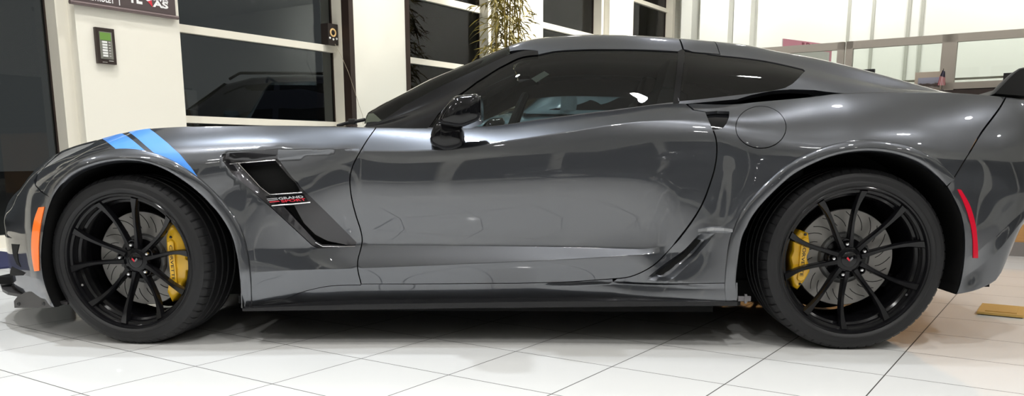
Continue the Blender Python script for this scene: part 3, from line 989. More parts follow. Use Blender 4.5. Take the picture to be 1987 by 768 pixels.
# ---- front splitter
mb = MB()
ep = [(27, 584), (33, 576), (48, 567), (89, 562), (99, 578), (106, 596), (88, 597), (28, 597)]
E0 = [at_w(x, y, .90 - .18 * (106 - x) / 80) for x, y in ep]
mb.add(E0 + [tuple(p + np.array([.01, .016, 0])) for p in E0], [tuple(range(8)), tuple(range(15, 7, -1))] + [(i, 8 + i, 8 + (i + 1) % 8, (i + 1) % 8) for i in range(8)])
spx = [(-.965, 0), (-.94, .22), (-.85, .44), (-.735, .60), (-.66, .68), (-.50, .78), (-.36, .885), (-.28, .90)]
spz = .150
top = [(x, -w, spz + .012) for x, w in spx] + [(-.28, -.55, spz + .012), (-.5, 0, spz + .012)]
n = len(top)
for sgn in (1, -1):
    T = [(x, y * sgn, z) for x, y, z in top]
    mb.add(T + [(x, y, z - .012) for x, y, z in T], [tuple(range(n)), tuple(range(2 * n - 1, n - 1, -1))] + [(i, n + i, n + (i + 1) % n, (i + 1) % n) for i in range(n)])
E2 = [p * np.array([1, -1, 1]) for p in E0]
mb.add(list(E2) + [tuple(p + np.array([.01, -.016, 0])) for p in E2], [tuple(range(8)), tuple(range(15, 7, -1))] + [(i, 8 + i, 8 + (i + 1) % 8, (i + 1) % 8) for i in range(8)])
M_SPLIT = pbr('splitter_black', (.035, .033, .034), .4, spec=.35)
spl = mb.build('front_splitter', M_SPLIT, car)
for x, y, w in ((37, 589, .745), (86, 589, .853)):
    c = at_w(x, y, w)
    b = MB(); b.lathe([(0, -.004), (.006, -.003), (.008, 0), (.008, .01)], 12)
    b.v = [(p[0] + c[0], p[1] + c[1] - .003, p[2] + c[2]) for p in b.v]
    b.build('bolt', M_SATBLK, spl, smooth=True)
part('corner_inlet', S1, S1.trace([(17, 551), (28, 556), (44, 569), (28, 577), (23, 573), (19, 562)], (.6, 6)), M_FLAT, parent=bumper, off=.002, depth=.002, twin=False)

# ---- wheel arch liners, floor pan, inner shell
def liner(curve, w, name, w_in=.58):
    P = np.array([at_w(p[0], p[1], w) for p in curve])
    c = P.mean(0)
    r = 1.004
    A = np.array([[c[0] + (p[0] - c[0]) * r, -w + .008, c[2] + (p[2] - c[2]) * r] for p in P])
    B = A.copy(); B[:, 1] = -w_in
    V = list(A) + list(B)
    k = len(A)
    f = [(i, i + 1, k + i + 1, k + i) for i in range(k - 1)] + [tuple(range(k, 2 * k))]
    return obj(name, V, f, M_FLAT, car)


far.append(liner(ARCH_F, .945, 'wheel_arch_liner'))
far.append(liner(ARCH_R, .968, 'wheel_arch_liner'))
xi0, xi1 = uvAF[-1][0] + .03, uvAR[0][0] - .03
ish = panel('inner_shell', S1, [(xi0, 1.05), (xi1, 1.05), (xi1, 7.3), (xi0, 7.3)], M_FLAT, car, holes=[S1.trace([(425, 296), (545, 284), (640, 405), (700, 470), (694, 486), (610, 488), (515, 405)], (2, 7.3))], off=-.022, depth=0, du=.04, dv=.25)
far.append(ish)
far.append(panel('inner_shell', S1, [(uvAR[0][0] - .05, 6.85), (xq1 + .1, 6.85), (xq1 + .1, 7.3), (uvAR[0][0] - .05, 7.3)], M_FLAT, car, off=-.02, depth=0, du=.04, dv=.2))
mb = MB()
mb.box((1.35, 0, .165), (1.95, 1.7, .03)); mb.box((-.35, 0, .19), (.9, 1.1, .03)); mb.box((3.1, 0, .34), (.36, 1.2, .03)); mb.box((1.5, 0, .17), (3.0, 1.15, .06)); mb.box((1.35, 0, .135), (1.75, 1.66, .03)); mb.box((2.65, 0, .165), (1.0, 1.18, .09)); mb.box((3.1, 0, .235), (.42, 1.5, .05))
mb.box((2.25, -.45, .14), (.5, .08, .05)); mb.box((1.0, -.5, .145), (1.5, .1, .02), bev=.004)
mb.build('underbody', M_FLAT, car)
# duct on the haunch: black floor under the sail panel
part('quarter_duct', S1, [(S1.inv(1400, 203.5)[0], 7.2), (S1.inv(1645, 181.5)[0], 7.2), (S1.inv(1645, 181.5)[0] + .02, 8.3), (S1.inv(1400, 203.5)[0], 8.3)], M_FLAT, off=-.012, depth=0, dv=.15)

# ---- wheels
M_RIM = pbr('rim_gloss_black', (.006, .006, .007), .14, 0, .0, spec=.3)


M_EMB = pbr('emblem_grey', (.22, .22, .23), .3, .7)


def make_tyre(R, W, Rf, parent):
    h = W / 2
    SH = R - Rf
    prof = [(Rf - .012, -h + .020), (Rf - .002, -h + .010), (Rf + .006, -h + .0045), (Rf + .010, -h + .0015), (Rf + .014, -h + .0005), (Rf + .0175, -h + .003), (Rf + .021, -h + .0035), (Rf + SH * .5, -h + .003), (Rf + SH * .56, -h + .0042),
            (Rf + SH * .72, -h + .009), (R - .012, -h + .018), (R - .006, -h + .026), (R - .003, -h + .036), (R - .0015, -h + .052)]
    gro = [-h * .55, -h * .16, h * .16, h * .55]
    for g in gro:
        prof += [(R - .0005, g - .0065), (R - .0085, g - .0045), (R - .0085, g + .0045), (R - .0005, g + .0065)]
    prof += [(R - .0015, h - .052), (R - .003, h - .036), (R - .006, h - .026), (R - .012, h - .018), (Rf + SH * .5, h - .003), (Rf + .01, h - .002), (Rf - .012, h - .020)]
    nseg = 60 * 8
    sipe = {10, 11, 12, 13}

    def mod(i, r, a, k):
        if i in sipe and k % 8 == 0:
            return r - .0035, a + .001
        return r, a
    m = MB().lathe(prof, nseg, mod=mod)
    return m.build('tire', M_RUBBER, parent, smooth=True, sharp=28)


def make_wheel(kind, X, w_out, R, W, Rf, zc, steer, lug0, hubdepth, cal_px, text=None):
    wh = empty('wheel', (X, -w_out + W / 2, zc), steer, car)
    h = W / 2
    t = make_tyre(R, W, Rf, wh)
    # flatten the contact patch
    for v in t.data.vertices:
        if v.co.z < -zc + .001: v.co.z = -zc + .001
    lip = -h + .006
    bar = MB().lathe([(Rf + .001, lip + .012), (Rf + .0005, lip + .002), (Rf - .003, lip), (Rf - .009, lip + .001), (Rf - .012, lip + .006), (Rf - .0135, lip + .016), (Rf - .022, lip + .0185), (Rf - .0245, lip + .026), (Rf - .026, lip + .048),
                      (Rf - .034, lip + .054), (Rf - .038, lip + .075), (Rf - .04, h - .05), (Rf - .02, h - .02), (Rf, h - .012)], 120)
    rim = MB(); rim.add(bar.v, bar.f)
    ah = lip + hubdepth        # face of the hub
    # spokes: ten, in pairs beside each lug pocket
    for k in range(5):
        th = math.radians(lug0 + 72 * k)
        for s in (-1, 1):
            st = []
            for i, q in enumerate(np.linspace(0, 1, 15)):
                r = .046 + (Rf - .016 - .046) * q
                ang = th + s * math.radians(14.5 + 3.5 * q + 3.0 * (1 - q) ** 2 - 2.4 * math.sin(PI * q))
                a = ah - .002 - (hubdepth - .010) * (q ** 1.7) + .004 * math.sin(PI * q)
                wd = (.0108 - .0035 * math.sin(PI * min(1, q * 1.1)) + .003 * max(0, q - .8) / .2)
                dp = .030 - .010 * q
                er = np.array([math.cos(ang), 0, math.sin(ang)]); et = np.array([-math.sin(ang), 0, math.cos(ang)])
                c = er * r + np.array([0, a, 0])
                ay = np.array([0, 1., 0])
                st.append([c - et * wd + ay * .005, c - et * (wd - .003), c + et * (wd - .003), c + et * wd + ay * .005, c + et * (wd + .002) + ay * dp, c - et * (wd + .002) + ay * dp])
            V = [tuple(p) for r_ in st for p in r_]; n = 6
            f = [(i * n + k2, i * n + (k2 + 1) % n, (i + 1) * n + (k2 + 1) % n, (i + 1) * n + k2) for i in range(14) for k2 in range(n)]
            f += [tuple(range(n)), tuple(range(14 * n, 15 * n))]
            rim.add(V, f)
    # hub: pad with lug pockets (lobes between the pockets)
    rim.lathe([(0, ah + .004), (.040, ah + .004), (.046, ah + .006), (.050, ah + .03)], 48)
    for k in range(5):
        th = math.radians(lug0 + 72 * k)
        c = (.0603 * math.cos(th), 0, .0603 * math.sin(th))
        pk = MB().lathe([(.0, ah + .016), (.013, ah + .016), (.0145, ah + .003), (.018, ah + .002), (.020, ah + .006), (.021, ah + .045)], 24)
        rim.add([(p[0] + c[0], p[1], p[2] + c[2]) for p in pk.v], pk.f)
    rim.lathe([(.0, ah + .05), (.078, ah + .046), (.080, ah + .06), (.0, ah + .062)], 40)
    rim.build('rim', M_RIM, wh, smooth=True, sharp=32)
    for k in range(5):
        th = math.radians(lug0 + 72 * k)
        c = (.0603 * math.cos(th), 0, .0603 * math.sin(th))
        nt = MB().lathe([(0, ah - .010), (.0055, ah - .0095), (.0075, ah - .006), (.0085, ah + .002), (.0105, ah + .006), (.0105, ah + .018)], 6)
        o = MB().add([(p[0] + c[0], p[1], p[2] + c[2]) for p in nt.v], nt.f).build('lug_nut', M_CHROME, wh, smooth=True, sharp=30)
    cap = MB().lathe([(0, ah - .003), (.024, ah - .002), (.029, ah + .001), (.030, ah + .006)], 40)
    fl1, fl2 = MB(), MB()
    fl1.add([(-.002, ah - .0045, -.010), (-.018, ah - .0042, .006), (-.012, ah - .0042, .014), (.0, ah - .0045, .0)], [(0, 1, 2, 3)])
    fl2.add([(.002, ah - .0045, -.010), (.018, ah - .0042, .006), (.012, ah - .0042, .014), (.0, ah - .0045, .0)], [(0, 1, 2, 3)])
    for q in (fl1, fl2): q.v = [(p[0] * .7, p[1], p[2] * .7) for p in q.v]
    multi('center_cap', [(cap, M_GLOSSBLK), (fl1, M_REDTXT), (fl2, M_EMB)], wh)
    MB().lathe([(0, h - .035), (Rf - .06, h - .035), (Rf - .042, h - .02)], 48).build('dark_backing', M_FLAT, wh)  # added black disc closing the barrel, puts the dark behind the spokes
    vs = math.radians(205 if kind == 'front' else -32)
    rv = Rf - .032
    vp = MB().tube([(rv * math.cos(vs), lip + .03, rv * math.sin(vs)), ((rv - .004) * math.cos(vs), lip + .012, (rv - .004) * math.sin(vs))], [.0035, .0045], 10)
    vp.build('valve_stem', M_CHROME, wh, smooth=True)
    # brake disc
    ad = ah + .062
    Rd = .184
    dm = MB().lathe([(.098, ad), (Rd - .002, ad), (Rd, ad + .002), (Rd, ad + .03), (Rd - .002, ad + .032), (.098, ad + .032)], 96, closed=True)
    hat = MB().lathe([(.0, ad - .012), (.085, ad - .012), (.092, ad - .008), (.100, ad + .004), (.103, ad + .01)], 64)
    slots = MB()
    for k in range(24):
        th = 2 * PI * k / 24
        pts = []
        for q in np.linspace(0, 1, 5):
            r = .118 + .05 * q + (.006 if k % 2 else 0); an = th + .28 * q ** 1.3
            pts.append((r * math.cos(an), ad - .0006, r * math.sin(an)))
        slots.tube(pts, .0013, 5)
    for k in range(10):
        th = 2 * PI * (k + .5) / 10
        b = MB().lathe([(0, -.004), (.006, -.003), (.0065, 0)], 10)
        hat.add([(p[0] + .092 * math.cos(th), p[1] + ad - .006, p[2] + .092 * math.sin(th)) for p in b.v], b.f)
    multi('brake_disc', [(dm, M_STEEL), (hat, pbr('disc_hat_' + kind, (.10, .10, .10), .45, .6)), (slots, M_FLAT)], wh)
    # caliper: traced outline at its own depth, wheel coordinates
    yc = -w_out + h + ah + .028      # outer face of the caliper (car coordinates)
    Mi = Matrix.Rotation(-steer, 3, 'Z')
    org = Vector((X, -w_out + h, zc))

    def loc(px, y):
        p = Vector(at_w(px[0], px[1], -y)) - org
        p = Mi @ p
        return np.array([p.x, p.z])
    P = np.array([loc(p, yc) for p in cal_px])
    yl0 = ah + .024; n = len(P)
    cc = P.mean(0)
    m = MB()
    rings = [(.84, yl0), (.95, yl0 + .004), (1., yl0 + .012), (1., yl0 + .10), (.9, yl0 + .11)]
    V = []
    for sc_, y in rings:
        V += [(cc[0] + (p[0] - cc[0]) * sc_, y, cc[1] + (p[1] - cc[1]) * sc_) for p in P]
    f = [(i * n + k, i * n + (k + 1) % n, (i + 1) * n + (k + 1) % n, (i + 1) * n + k) for i in range(len(rings) - 1) for k in range(n)]
    f += [tuple(range(n)), tuple(range((len(rings) - 1) * n, len(rings) * n))]
    m.add(V, f)
    # ribs across the caliper face
    tm = MB()
    tb = text
    c2 = np.array([loc(p, yc) for p in tb])
    ex = (c2[1] - c2[0]); L = np.linalg.norm(ex); ex /= L
    ez = np.array([-ex[1], ex[0]])
    v, tf = text_mesh('CORVETTE', 1, 0, .015)
    v = np.array(v); lo, hi = v.min(0), v.max(0)
    aa = (v[:, 0] - lo[0]) / (hi[0] - lo[0]) * L; bb = (v[:, 1] - (lo[1] + hi[1]) / 2) / (hi[1] - lo[1]) * .0125
    tm.add([(c2[0][0] + ex[0] * a + ez[0] * b, yl0 - .0085, c2[0][1] + ex[1] * a + ez[1] * b) for a, b in zip(aa, bb)], tf)
    # raised spine with piston bosses
    for q in np.linspace(-.05, 1.05, 4 if kind == 'front' else 3):
        pc = c2[0] + ex * L * q + ez * .0
        b = MB().lathe([(0, yl0 - .007), (.011, yl0 - .006), (.014, yl0 - .002), (.016, yl0 + .006)], 20)
        m.add([(p[0] + pc[0], p[1], p[2] + pc[1]) for p in b.v], b.f)
    sp = [(c2[0] - ex * .012 - ez * .012), (c2[1] + ex * .012 - ez * .012), (c2[1] + ex * .012 + ez * .012), (c2[0] - ex * .012 + ez * .012)]
    m.add([(p[0], yl0 - .008, p[1]) for p in sp] + [(p[0] + (p[0] - cc[0]) * .1, yl0 + .006, p[1] + (p[1] - cc[1]) * .05) for p in sp], [(0, 1, 2, 3), (0, 1, 5, 4), (1, 2, 6, 5), (2, 3, 7, 6), (3, 0, 4, 7)])
    bl = MB()
    for e in (c2[0] - ex * .03, c2[1] + ex * .03):
        b = MB().lathe([(0, yl0 - .006), (.005, yl0 - .005), (.0055, yl0 + .008)], 8)
        bl.add([(p[0] + e[0], p[1], p[2] + e[1]) for p in b.v], b.f)
    multi('brake_caliper', [(m, M_YELLOW), (tm, M_SATBLK), (bl, M_SATBLK)], wh, sharp=40)
    return wh


CAL_F = [(338, 435), (347, 443), (359, 456), (367, 479), (368, 500), (376, 505), (375, 522), (368, 525), (367, 541), (358, 552), (354, 566), (336, 585), (327, 568), (331, 545), (335, 526), (333, 503), (326, 484), (325, 454), (331, 440)]
CAL_R = [(1553, 446), (1569, 452), (1572, 474), (1571, 486), (1565, 498), (1571, 515), (1572, 527), (1561, 546), (1548, 562), (1539, 556), (1534, 532), (1536, 517), (1532, 498), (1538, 484), (1538, 460)]
wf = make_wheel('front', 0, .940, .327, .285, .259, .322, -.10, 98, .054, CAL_F, [(338, 474), (344, 542)])
wr = make_wheel('rear', 2.71, .958, .338, .335, .2715, .334, 0, 104, .060, CAL_R, [(1560, 470), (1553, 535)])
for w in (wf, wr):
    ch = list(w.children)
    c = empty('wheel', (w.location.x, -w.location.y, w.location.z), w.rotation_euler.z + PI, car)
    for o in ch:
        if o.name.split('.')[0] in ('tire', 'rim', 'brake_disc'):
            d = o.copy(); COL.objects.link(d); d.parent = c

# ---- door mirror
def loft_rings(rings, name, mat, parent, smooth=True):
    n = len(rings[0]); V = [tuple(p) for r in rings for p in r]
    f = [(i * n + k, i * n + (k + 1) % n, (i + 1) * n + (k + 1) % n, (i + 1) * n + k) for i in range(len(rings) - 1) for k in range(n)]
    f += [tuple(range(n)), tuple(range((len(rings) - 1) * n, len(rings) * n))]
    return MB().add(V, f).build(name, mat, parent, smooth=smooth, sharp=50)


def px_rings(outline, rr, sx=0.):
    """outline traced once, set at several half-widths, shrunk about its centre"""
    out = []
    P0 = np.array(smooth_curve(outline + [outline[0]], 6)[:-1])
    c = P0.mean(0)
    wm = np.mean([r[0] for r in rr])
    A = np.array([at_w(p[0], p[1], rr[len(rr) // 2][0]) for p in P0]); ca = A.mean(0)
    for w, s, dx, dz in rr:
        B = ca + (A - ca) * s; B[:, 1] = -w; B[:, 0] += dx; B[:, 2] += dz
        out.append(B)
    return out


POD = [(870, 194), (882, 185), (905, 182), (925, 180.5), (931, 188), (932, 210), (931, 231), (914, 240), (892, 247), (866, 244), (847, 238), (851, 222), (859, 208)]
ARM = [(846, 238), (868, 244), (893, 247), (897, 265), (897, 281), (884, 287), (864, 290), (849, 287), (834, 277), (834, 262), (838, 250)]
mir = loft_rings(px_rings(POD, [(.865, .70, .02, -.015), (.89, .90, .01, -.005), (.925, .985, .004, 0), (.97, 1., 0, 0), (1.02, .97, .004, .0), (1.05, .88, .008, 0), (1.066, .66, .012, 0), (1.070, .35, .014, 0)]), 'side_mirror', M_GLOSSBLK, car)
arm = loft_rings(px_rings(ARM, [(.80, 1.0, 0, -.01), (.86, 1.02, 0, -.004), (.905, 1., 0, 0), (.925, .93, 0, .004), (.936, .75, 0, .008), (.94, .4, 0, .01)]), 'mirror_arm', M_GLOSSBLK, mir)
far += [mir]
gl = at_w(934, 212, .97)
MB().box((gl[0] + .0, -.965, gl[2]), (.006, .13, .085), bev=.002).build('mirror_glass', M_CHROME, mir)

# ---- window sticker, wiper, rear spoiler
part('window_sticker', S2, S2.trace([(1030.5, 149), (1056, 134), (1066, 140.5), (1040.6, 157)], (0, 3)), pbr('sticker_paper', (.30, .33, .28), .6), parent=sw, off=-.009, depth=0, twin=False)
mb = MB()
mb.tube([at_w(655, 244, .45), at_w(672, 239, .47), at_w(690, 235.5, .5), at_w(708, 232, .52)], .007, 8)
mb.box(at_w(684, 236, .49), (.03, .03, .022), bev=.004)
mb.build('wiper', M_SATBLK, car, smooth=True)
SPL = [(1922, 185), (1934, 173), (1946, 160), (1958, 148), (1968, 139), (1977, 133), (1992, 129.5), (2008, 129), (2012, 134), (2004, 150), (1996, 170), (1990, 190)]
rg = []
base = np.array([at_w(p[0], p[1], .735) for p in SPL]); cb = base.mean(0)
zb_ = base[:, 2].min()
for w, s, dx, kz in [(.745, .9, 0, 1), (.735, 1, 0, 1), (.69, 1, .01, .95), (.62, 1, .03, .5), (.35, .98, .055, .36), (0, .97, .07, .34), (-.35, .98, .055, .36), (-.62, 1, .03, .5), (-.69, 1, .01, .95), (-.735, 1, 0, 1), (-.745, .9, 0, 1)]:
    B = cb + (base - cb) * s; B[:, 1] = -w; B[:, 0] += dx; B[:, 2] = zb_ + (B[:, 2] - zb_) * kz
    rg.append(B)
loft_rings(rg, 'rear_spoiler', pbr('spoiler_black', (.008, .008, .008), .5, spec=.25), car)

# ---- cabin
hl = panel('headliner', S2, [(x_m - .05, 2.35), (xs_end - .3, 2.35), (xs_end - .3, 5), (x_m - .05, 5)], M_INTERIOR, car, off=-.03, depth=0, du=.06)
far.append(hl)
mb = MB()
mb.prism([(.86, .60), (.86, .80), (.93, .83), (1.05, .855), (1.22, .865), (1.30, .83), (1.30, .60)], (0, 1.34, 0), (0, -.67, 0)); mb.box((1.6, 0, .32), (1.4, 1.5, .06)); mb.box((2.33, 0, .72), (.5, 1.45, .22), bev=.03)
mb.build('dashboard', M_INTERIOR, car, smooth=True)
for sy in (-.38, .38):
    st = MB()
    st.box((1.72, sy, .42), (.5, .5, .16), bev=.05)
    Rm = Matrix.Rotation(math.radians(14), 3, 'Y')
    st.box((2.02, sy, .70), (.14, .48, .58), Rm, bev=.05)
    st.box((2.10, sy, 1.02), (.10, .26, .16), Rm, bev=.04)
    st.build('seat', M_INTERIOR, car, smooth=True)
sw_ = MB()
c = Vector((1.42, -.38, .80)); Rm = Matrix.Rotation(math.radians(-68), 3, 'Y')
pts = [c + Rm @ Vector((.18 * math.cos(t), .18 * math.sin(t), 0)) for t in np.linspace(0, 2 * PI, 40)]
sw_.tube(pts, .015, 10, caps=False)
for t in (0, 2.1, 4.2):
    sw_.tube([c, c + Rm @ Vector((.175 * math.cos(t), .175 * math.sin(t), 0))], .014, 8)
sw_.build('steering_wheel', M_INTERIOR, car, smooth=True)

for o in far:
    n_ = mirror(o, o.parent)
    if 'label' in o.keys() and o['label']: pass
# ================================================================= showroom
TH = 1.0081
UA = np.array([math.cos(TH), math.sin(TH), 0.])      # along the window wall, away
UB = np.array([math.sin(TH), -math.cos(TH), 0.])     # out of the window wall, into the room
EZ = np.array([0, 0, 1.])
P0 = at_z(10, 487); P0[2] = 0
RW = Matrix(((UA[0], UB[0], 0), (UA[1], UB[1], 0), (0, 0, 1)))   # wall frame (s, t, z); left-handed pair, used for placing only


def W3(s, t, z):
    return P0 + UA * s + UB * t + EZ * z


def wall_px(x, y, t=0.):
    d = ray(x, y); k = ((P0 + UB * t - CO) @ UB) / (d @ UB)
    P = CO + d * k
    return float((P - P0) @ UA), float(P[2])


def wbox(mb, s0, s1, t0, t1, z0, z1):
    V = [W3(s, t, z) for z in (z0, z1) for t in (t0, t1) for s in (s0, s1)]
    mb.add(V, [(0, 1, 3, 2), (4, 6, 7, 5), (0, 4, 5, 1), (2, 3, 7, 6), (0, 2, 6, 4), (1, 5, 7, 3)])
    return mb


def struct(mb, name, mat, parent=None, smooth=False):
    o = mb.build(name, mat, parent, smooth=smooth)
    if parent is None: o['kind'] = 'structure'
    return o


M_WALL = pbr('cream_wall_paint', (.82, .79, .70), .6, spec=.3)
M_WHITE = pbr('white_wall_paint', (.86, .86, .81), .6, spec=.3)
M_FRAMEW = pbr('cream_window_frame', (.80, .76, .66), .4)
M_BRONZE = pbr('bronze_trim', (.035, .022, .018), .4, .2)
M_CEIL = pbr('ceiling_white', (.62, .61, .58), .9, spec=.1)
M_PANE = glass('window_glass', (.58, .61, .61), ior=1.38)

# floor: glossy white tiles
m, n, l = new_mat('white_floor_tile')
b = n['Principled BSDF']
tc = n.new('ShaderNodeTexCoord'); mp = n.new('ShaderNodeVectorMath'); mp.operation = 'SUBTRACT'
OX, OY, TS = -.1942, -1.3797, .4013
mp.inputs[1].default_value = (OX, OY, 0)
l.new(tc.outputs['Object'], mp.inputs[0])
msk = None
for vec in (UA, UB):
    dt = n.new('ShaderNodeVectorMath'); dt.operation = 'DOT_PRODUCT'; dt.inputs[1].default_value = tuple(vec / TS)
    l.new(mp.outputs[0], dt.inputs[0])
    a = n.new('ShaderNodeMath'); a.operation = 'ADD'; a.inputs[1].default_value = 100.5; l.new(dt.outputs['Value'], a.inputs[0])
    f = n.new('ShaderNodeMath'); f.operation = 'FRACT'; l.new(a.outputs[0], f.inputs[0])
    s = n.new('ShaderNodeMath'); s.operation = 'SUBTRACT'; s.inputs[1].default_value = .5; l.new(f.outputs[0], s.inputs[0])
    q = n.new('ShaderNodeMath'); q.operation = 'ABSOLUTE'; l.new(s.outputs[0], q.inputs[0])
    lt = n.new('ShaderNodeMath'); lt.operation = 'LESS_THAN'; lt.inputs[1].default_value = .0021 / TS; l.new(q.outputs[0], lt.inputs[0])
    if msk is None: msk = lt
    else:
        mxm = n.new('ShaderNodeMath'); mxm.operation = 'MAXIMUM'; l.new(msk.outputs[0], mxm.inputs[0]); l.new(lt.outputs[0], mxm.inputs[1]); msk = mxm
mc = n.new('ShaderNodeMix'); mc.data_type = 'RGBA'
mc.inputs['A'].default_value = (.80, .80, .785, 1); mc.inputs['B'].default_value = (.06, .058, .052, 1)
l.new(msk.outputs[0], mc.inputs['Factor']); l.new(mc.outputs['Result'], b.inputs['Base Color'])
mr = n.new('ShaderNodeMix'); mr.inputs['A'].default_value = .045; mr.inputs['B'].default_value = .6
l.new(msk.outputs[0], mr.inputs['Factor']); l.new(mr.outputs['Result'], b.inputs['Roughness'])
b.inputs['IOR'].default_value = 1.55
M_TILE = m

SMIN, SMAX, TMAX, H = -13.0, 12.9, 15.0, 4.6
fl = MB().add([W3(SMIN - .3, -.35, 0), W3(SMAX + 3.3, -.35, 0), W3(SMAX + 3.3, TMAX + .3, 0), W3(SMIN - .3, TMAX + .3, 0)], [(0, 1, 2, 3)])
o = obj('floor', fl.v, fl.f, M_TILE); o['kind'] = 'structure'
cl = MB(); wbox(cl, SMIN - .3, SMAX + 3.3, -.4, TMAX + .3, H, H + .1)
struct(cl, 'ceiling', M_CEIL)

# ---- window wall: piers, windows with recessed panes
REC = .26
TOPW = 4.3
piers = [(.72, 1.66), (3.78, 4.72), (6.60, 7.74), (9.83, 10.72), (12.75, 13.2), (-3.2, -2.25), (-6.2, -5.3), (-9.3, -8.3), (-13.3, -12.3)]
for s0, s1 in piers:
    struct(wbox(MB(), s0, s1, -.45, 0, 0, TOPW), 'wall_left', M_WALL)
struct(wbox(MB(), -13.3, 13.2, -.45, 0, TOPW, H), 'wall_left', M_WALL)
trims = MB()
for s in (3.785, 4.715):
    wbox(trims, s - .035, s + .035, -.10, .012, 0, TOPW)
struct(trims, 'trim_1', M_BRONZE)
RAILS = [(1.02, 1.085), (1.835, 1.905), (2.615, 2.70), (3.44, 3.51), (4.22, 4.3)]
opens = [(1.66, 3.78), (4.72, 6.60), (7.74, 9.83), (10.72, 12.75), (-2.25, .72), (-5.3, -3.2), (-8.3, -6.2), (-12.3, -9.3)]
for i, (s0, s1) in enumerate(opens):
    w = MB()
    e = .10 if i else .06
    if i == 0: e = .03
    wbox(w, s1 - e, s1, -REC - .06, -.10, 0, TOPW); wbox(w, s0, s0 + .05, -REC - .06, -.12, 0, TOPW)
    if i == 4:
        wbox(w, s0 + .05, s1 - e, -REC - .05, -REC + .04, 0, .10)
        wbox(w, -.62, -.56, -REC - .05, -REC + .04, .10, TOPW)
        wbox(w, s0, s1, -REC - .05, -REC + .04, 2.6, 2.72)
    else:
        for z0, z1 in RAILS:
            wbox(w, s0 + .05, s1 - e, -REC - .05, -REC + .05, z0, z1)
        wbox(w, s0 + .05, s1 - e, -REC - .05, -REC + .05, 0, .12)
    fr = struct(w, f'window_{i + 1}', M_FRAMEW)
    g = MB(); wbox(g, s0 + .05, s1 - e, -REC - .006, -REC, .02, TOPW - .02)
    g.build('pane', M_PANE, fr)
    gk = MB()
    wbox(gk, s1 - e - .012, s1 - e + .002, -REC - .02, -REC + .012, .1, TOPW)
    gk.build('gasket', M_BRONZE, fr)

# ---- white walls at the far end (right), with pilasters, and the sides behind the camera
bw = MB()
SB = 12.75
wbox(bw, SB, SB + .3, -.45, TMAX + .3, 0, H)


def back_t(px, y=30, s=SB):
    d = ray(px, y); k = ((P0 + UA * s - CO) @ UA) / (d @ UA)
    return float((CO + d * k - P0) @ UB)


struct(bw, 'wall_back', M_WHITE)
pl = MB()
for p0_, p1_, dp in ((1336, 1356, .35), (1378, 1432, .5), (1433, 1465, .25)):
    wbox(pl, SB - dp, SB, back_t(p0_), back_t(p1_), 0, H)
struct(pl, 'column_1', M_WHITE)
tr = MB()
for p in (1648, 1695, 1764, 1790):
    t = back_t(p, 30)
    wbox(tr, SB - .03, SB, t - .025, t + .025, 0, H)
struct(tr, 'trim_2', pbr('grey_wall_joint', (.45, .45, .40), .5))
M_NIGHT = pbr('night_glass', (.01, .011, .012), .06, spec=.6)
sw1 = MB()
wbox(sw1, SMIN - .3, SMIN, 0, TMAX + .3, 2.9, H); wbox(sw1, SMIN - .3, SMIN, 0, TMAX + .3, 0, .15)
for k in range(8): wbox(sw1, SMIN - .3, SMIN + .06, .2 + k * 2.1, .45 + k * 2.1, .1, 3)
struct(sw1, 'wall_front', M_WHITE)
sw2 = MB()
wbox(sw2, SMIN - .3, SMAX + .3, TMAX, TMAX + .3, 2.7, H); wbox(sw2, SMIN - .3, SMAX + .3, TMAX, TMAX + .3, 0, .15)
for k in range(11): wbox(sw2, SMIN + .3 + k * 2.4, SMIN + .55 + k * 2.4, TMAX - .06, TMAX + .3, .1, 3)
struct(sw2, 'wall_right', M_WHITE)
g = MB(); wbox(g, SMIN - .12, SMIN - .08, .2, TMAX, .1, 2.95)
struct(g, 'window_9', M_NIGHT)
g = MB(); wbox(g, SMIN, SMAX, TMAX + .08, TMAX + .12, .1, 2.75)
struct(g, 'window_10', M_NIGHT)

# ---- ceiling lights
M_LENS = pbr('downlight_lens', (1, 1, 1), .4, emit=(1, .99, .97), estr=48)
M_TRIMW = pbr('white_trim_ring', (.85, .85, .85), .4)
pos = [(.6, -.05, 44), (3.52, -.03, 14), (-.75, -.65, 55), (6.1, -1.38, 24)]
pos += [(-3.9, -2.2, 40), (-.93, -2.2, 40), (2.4, -3.2, 42), (5.3, -3.3, 42), (8.4, -2.6, 22)]
pos += [(-5.3, -4.6, 30), (-2.5, -4.9, 42), (-.2, -5.2, 42), (1.78, -5.1, 42), (4.0, -6.0, 42), (6.8, -5.4, 40)]
pos += [(-4.2, -7.6, 35), (-1.4, -7.8, 40), (1.4, -8.0, 40), (4.2, -8.4, 35), (7.4, -8.2, 30), (-7.2, -5.2, 30), (-6.8, -8.2, 30)]
pos += [(2.5, -11.2, 30), (-2.0, -11.6, 30), (5.6, -11.2, 30), (-4.8, -10.8, 30), (.2, -13.6, 30), (3.4, -14.0, 30)]
pos += [(-1.6, 1.9, 40), (.6, 3.6, 30), (2.9, 3.0, 24), (5.4, 2.4, 16), (1.9, 6.2, 30), (4.3, 5.6, 14), (7.4, 4.4, 14), (3.0, 8.6, 24), (5.8, 8.2, 24), (9.0, 6.6, 24), (8.6, 1.2, 24), (11.4, 3.4, 24)]
proto = None
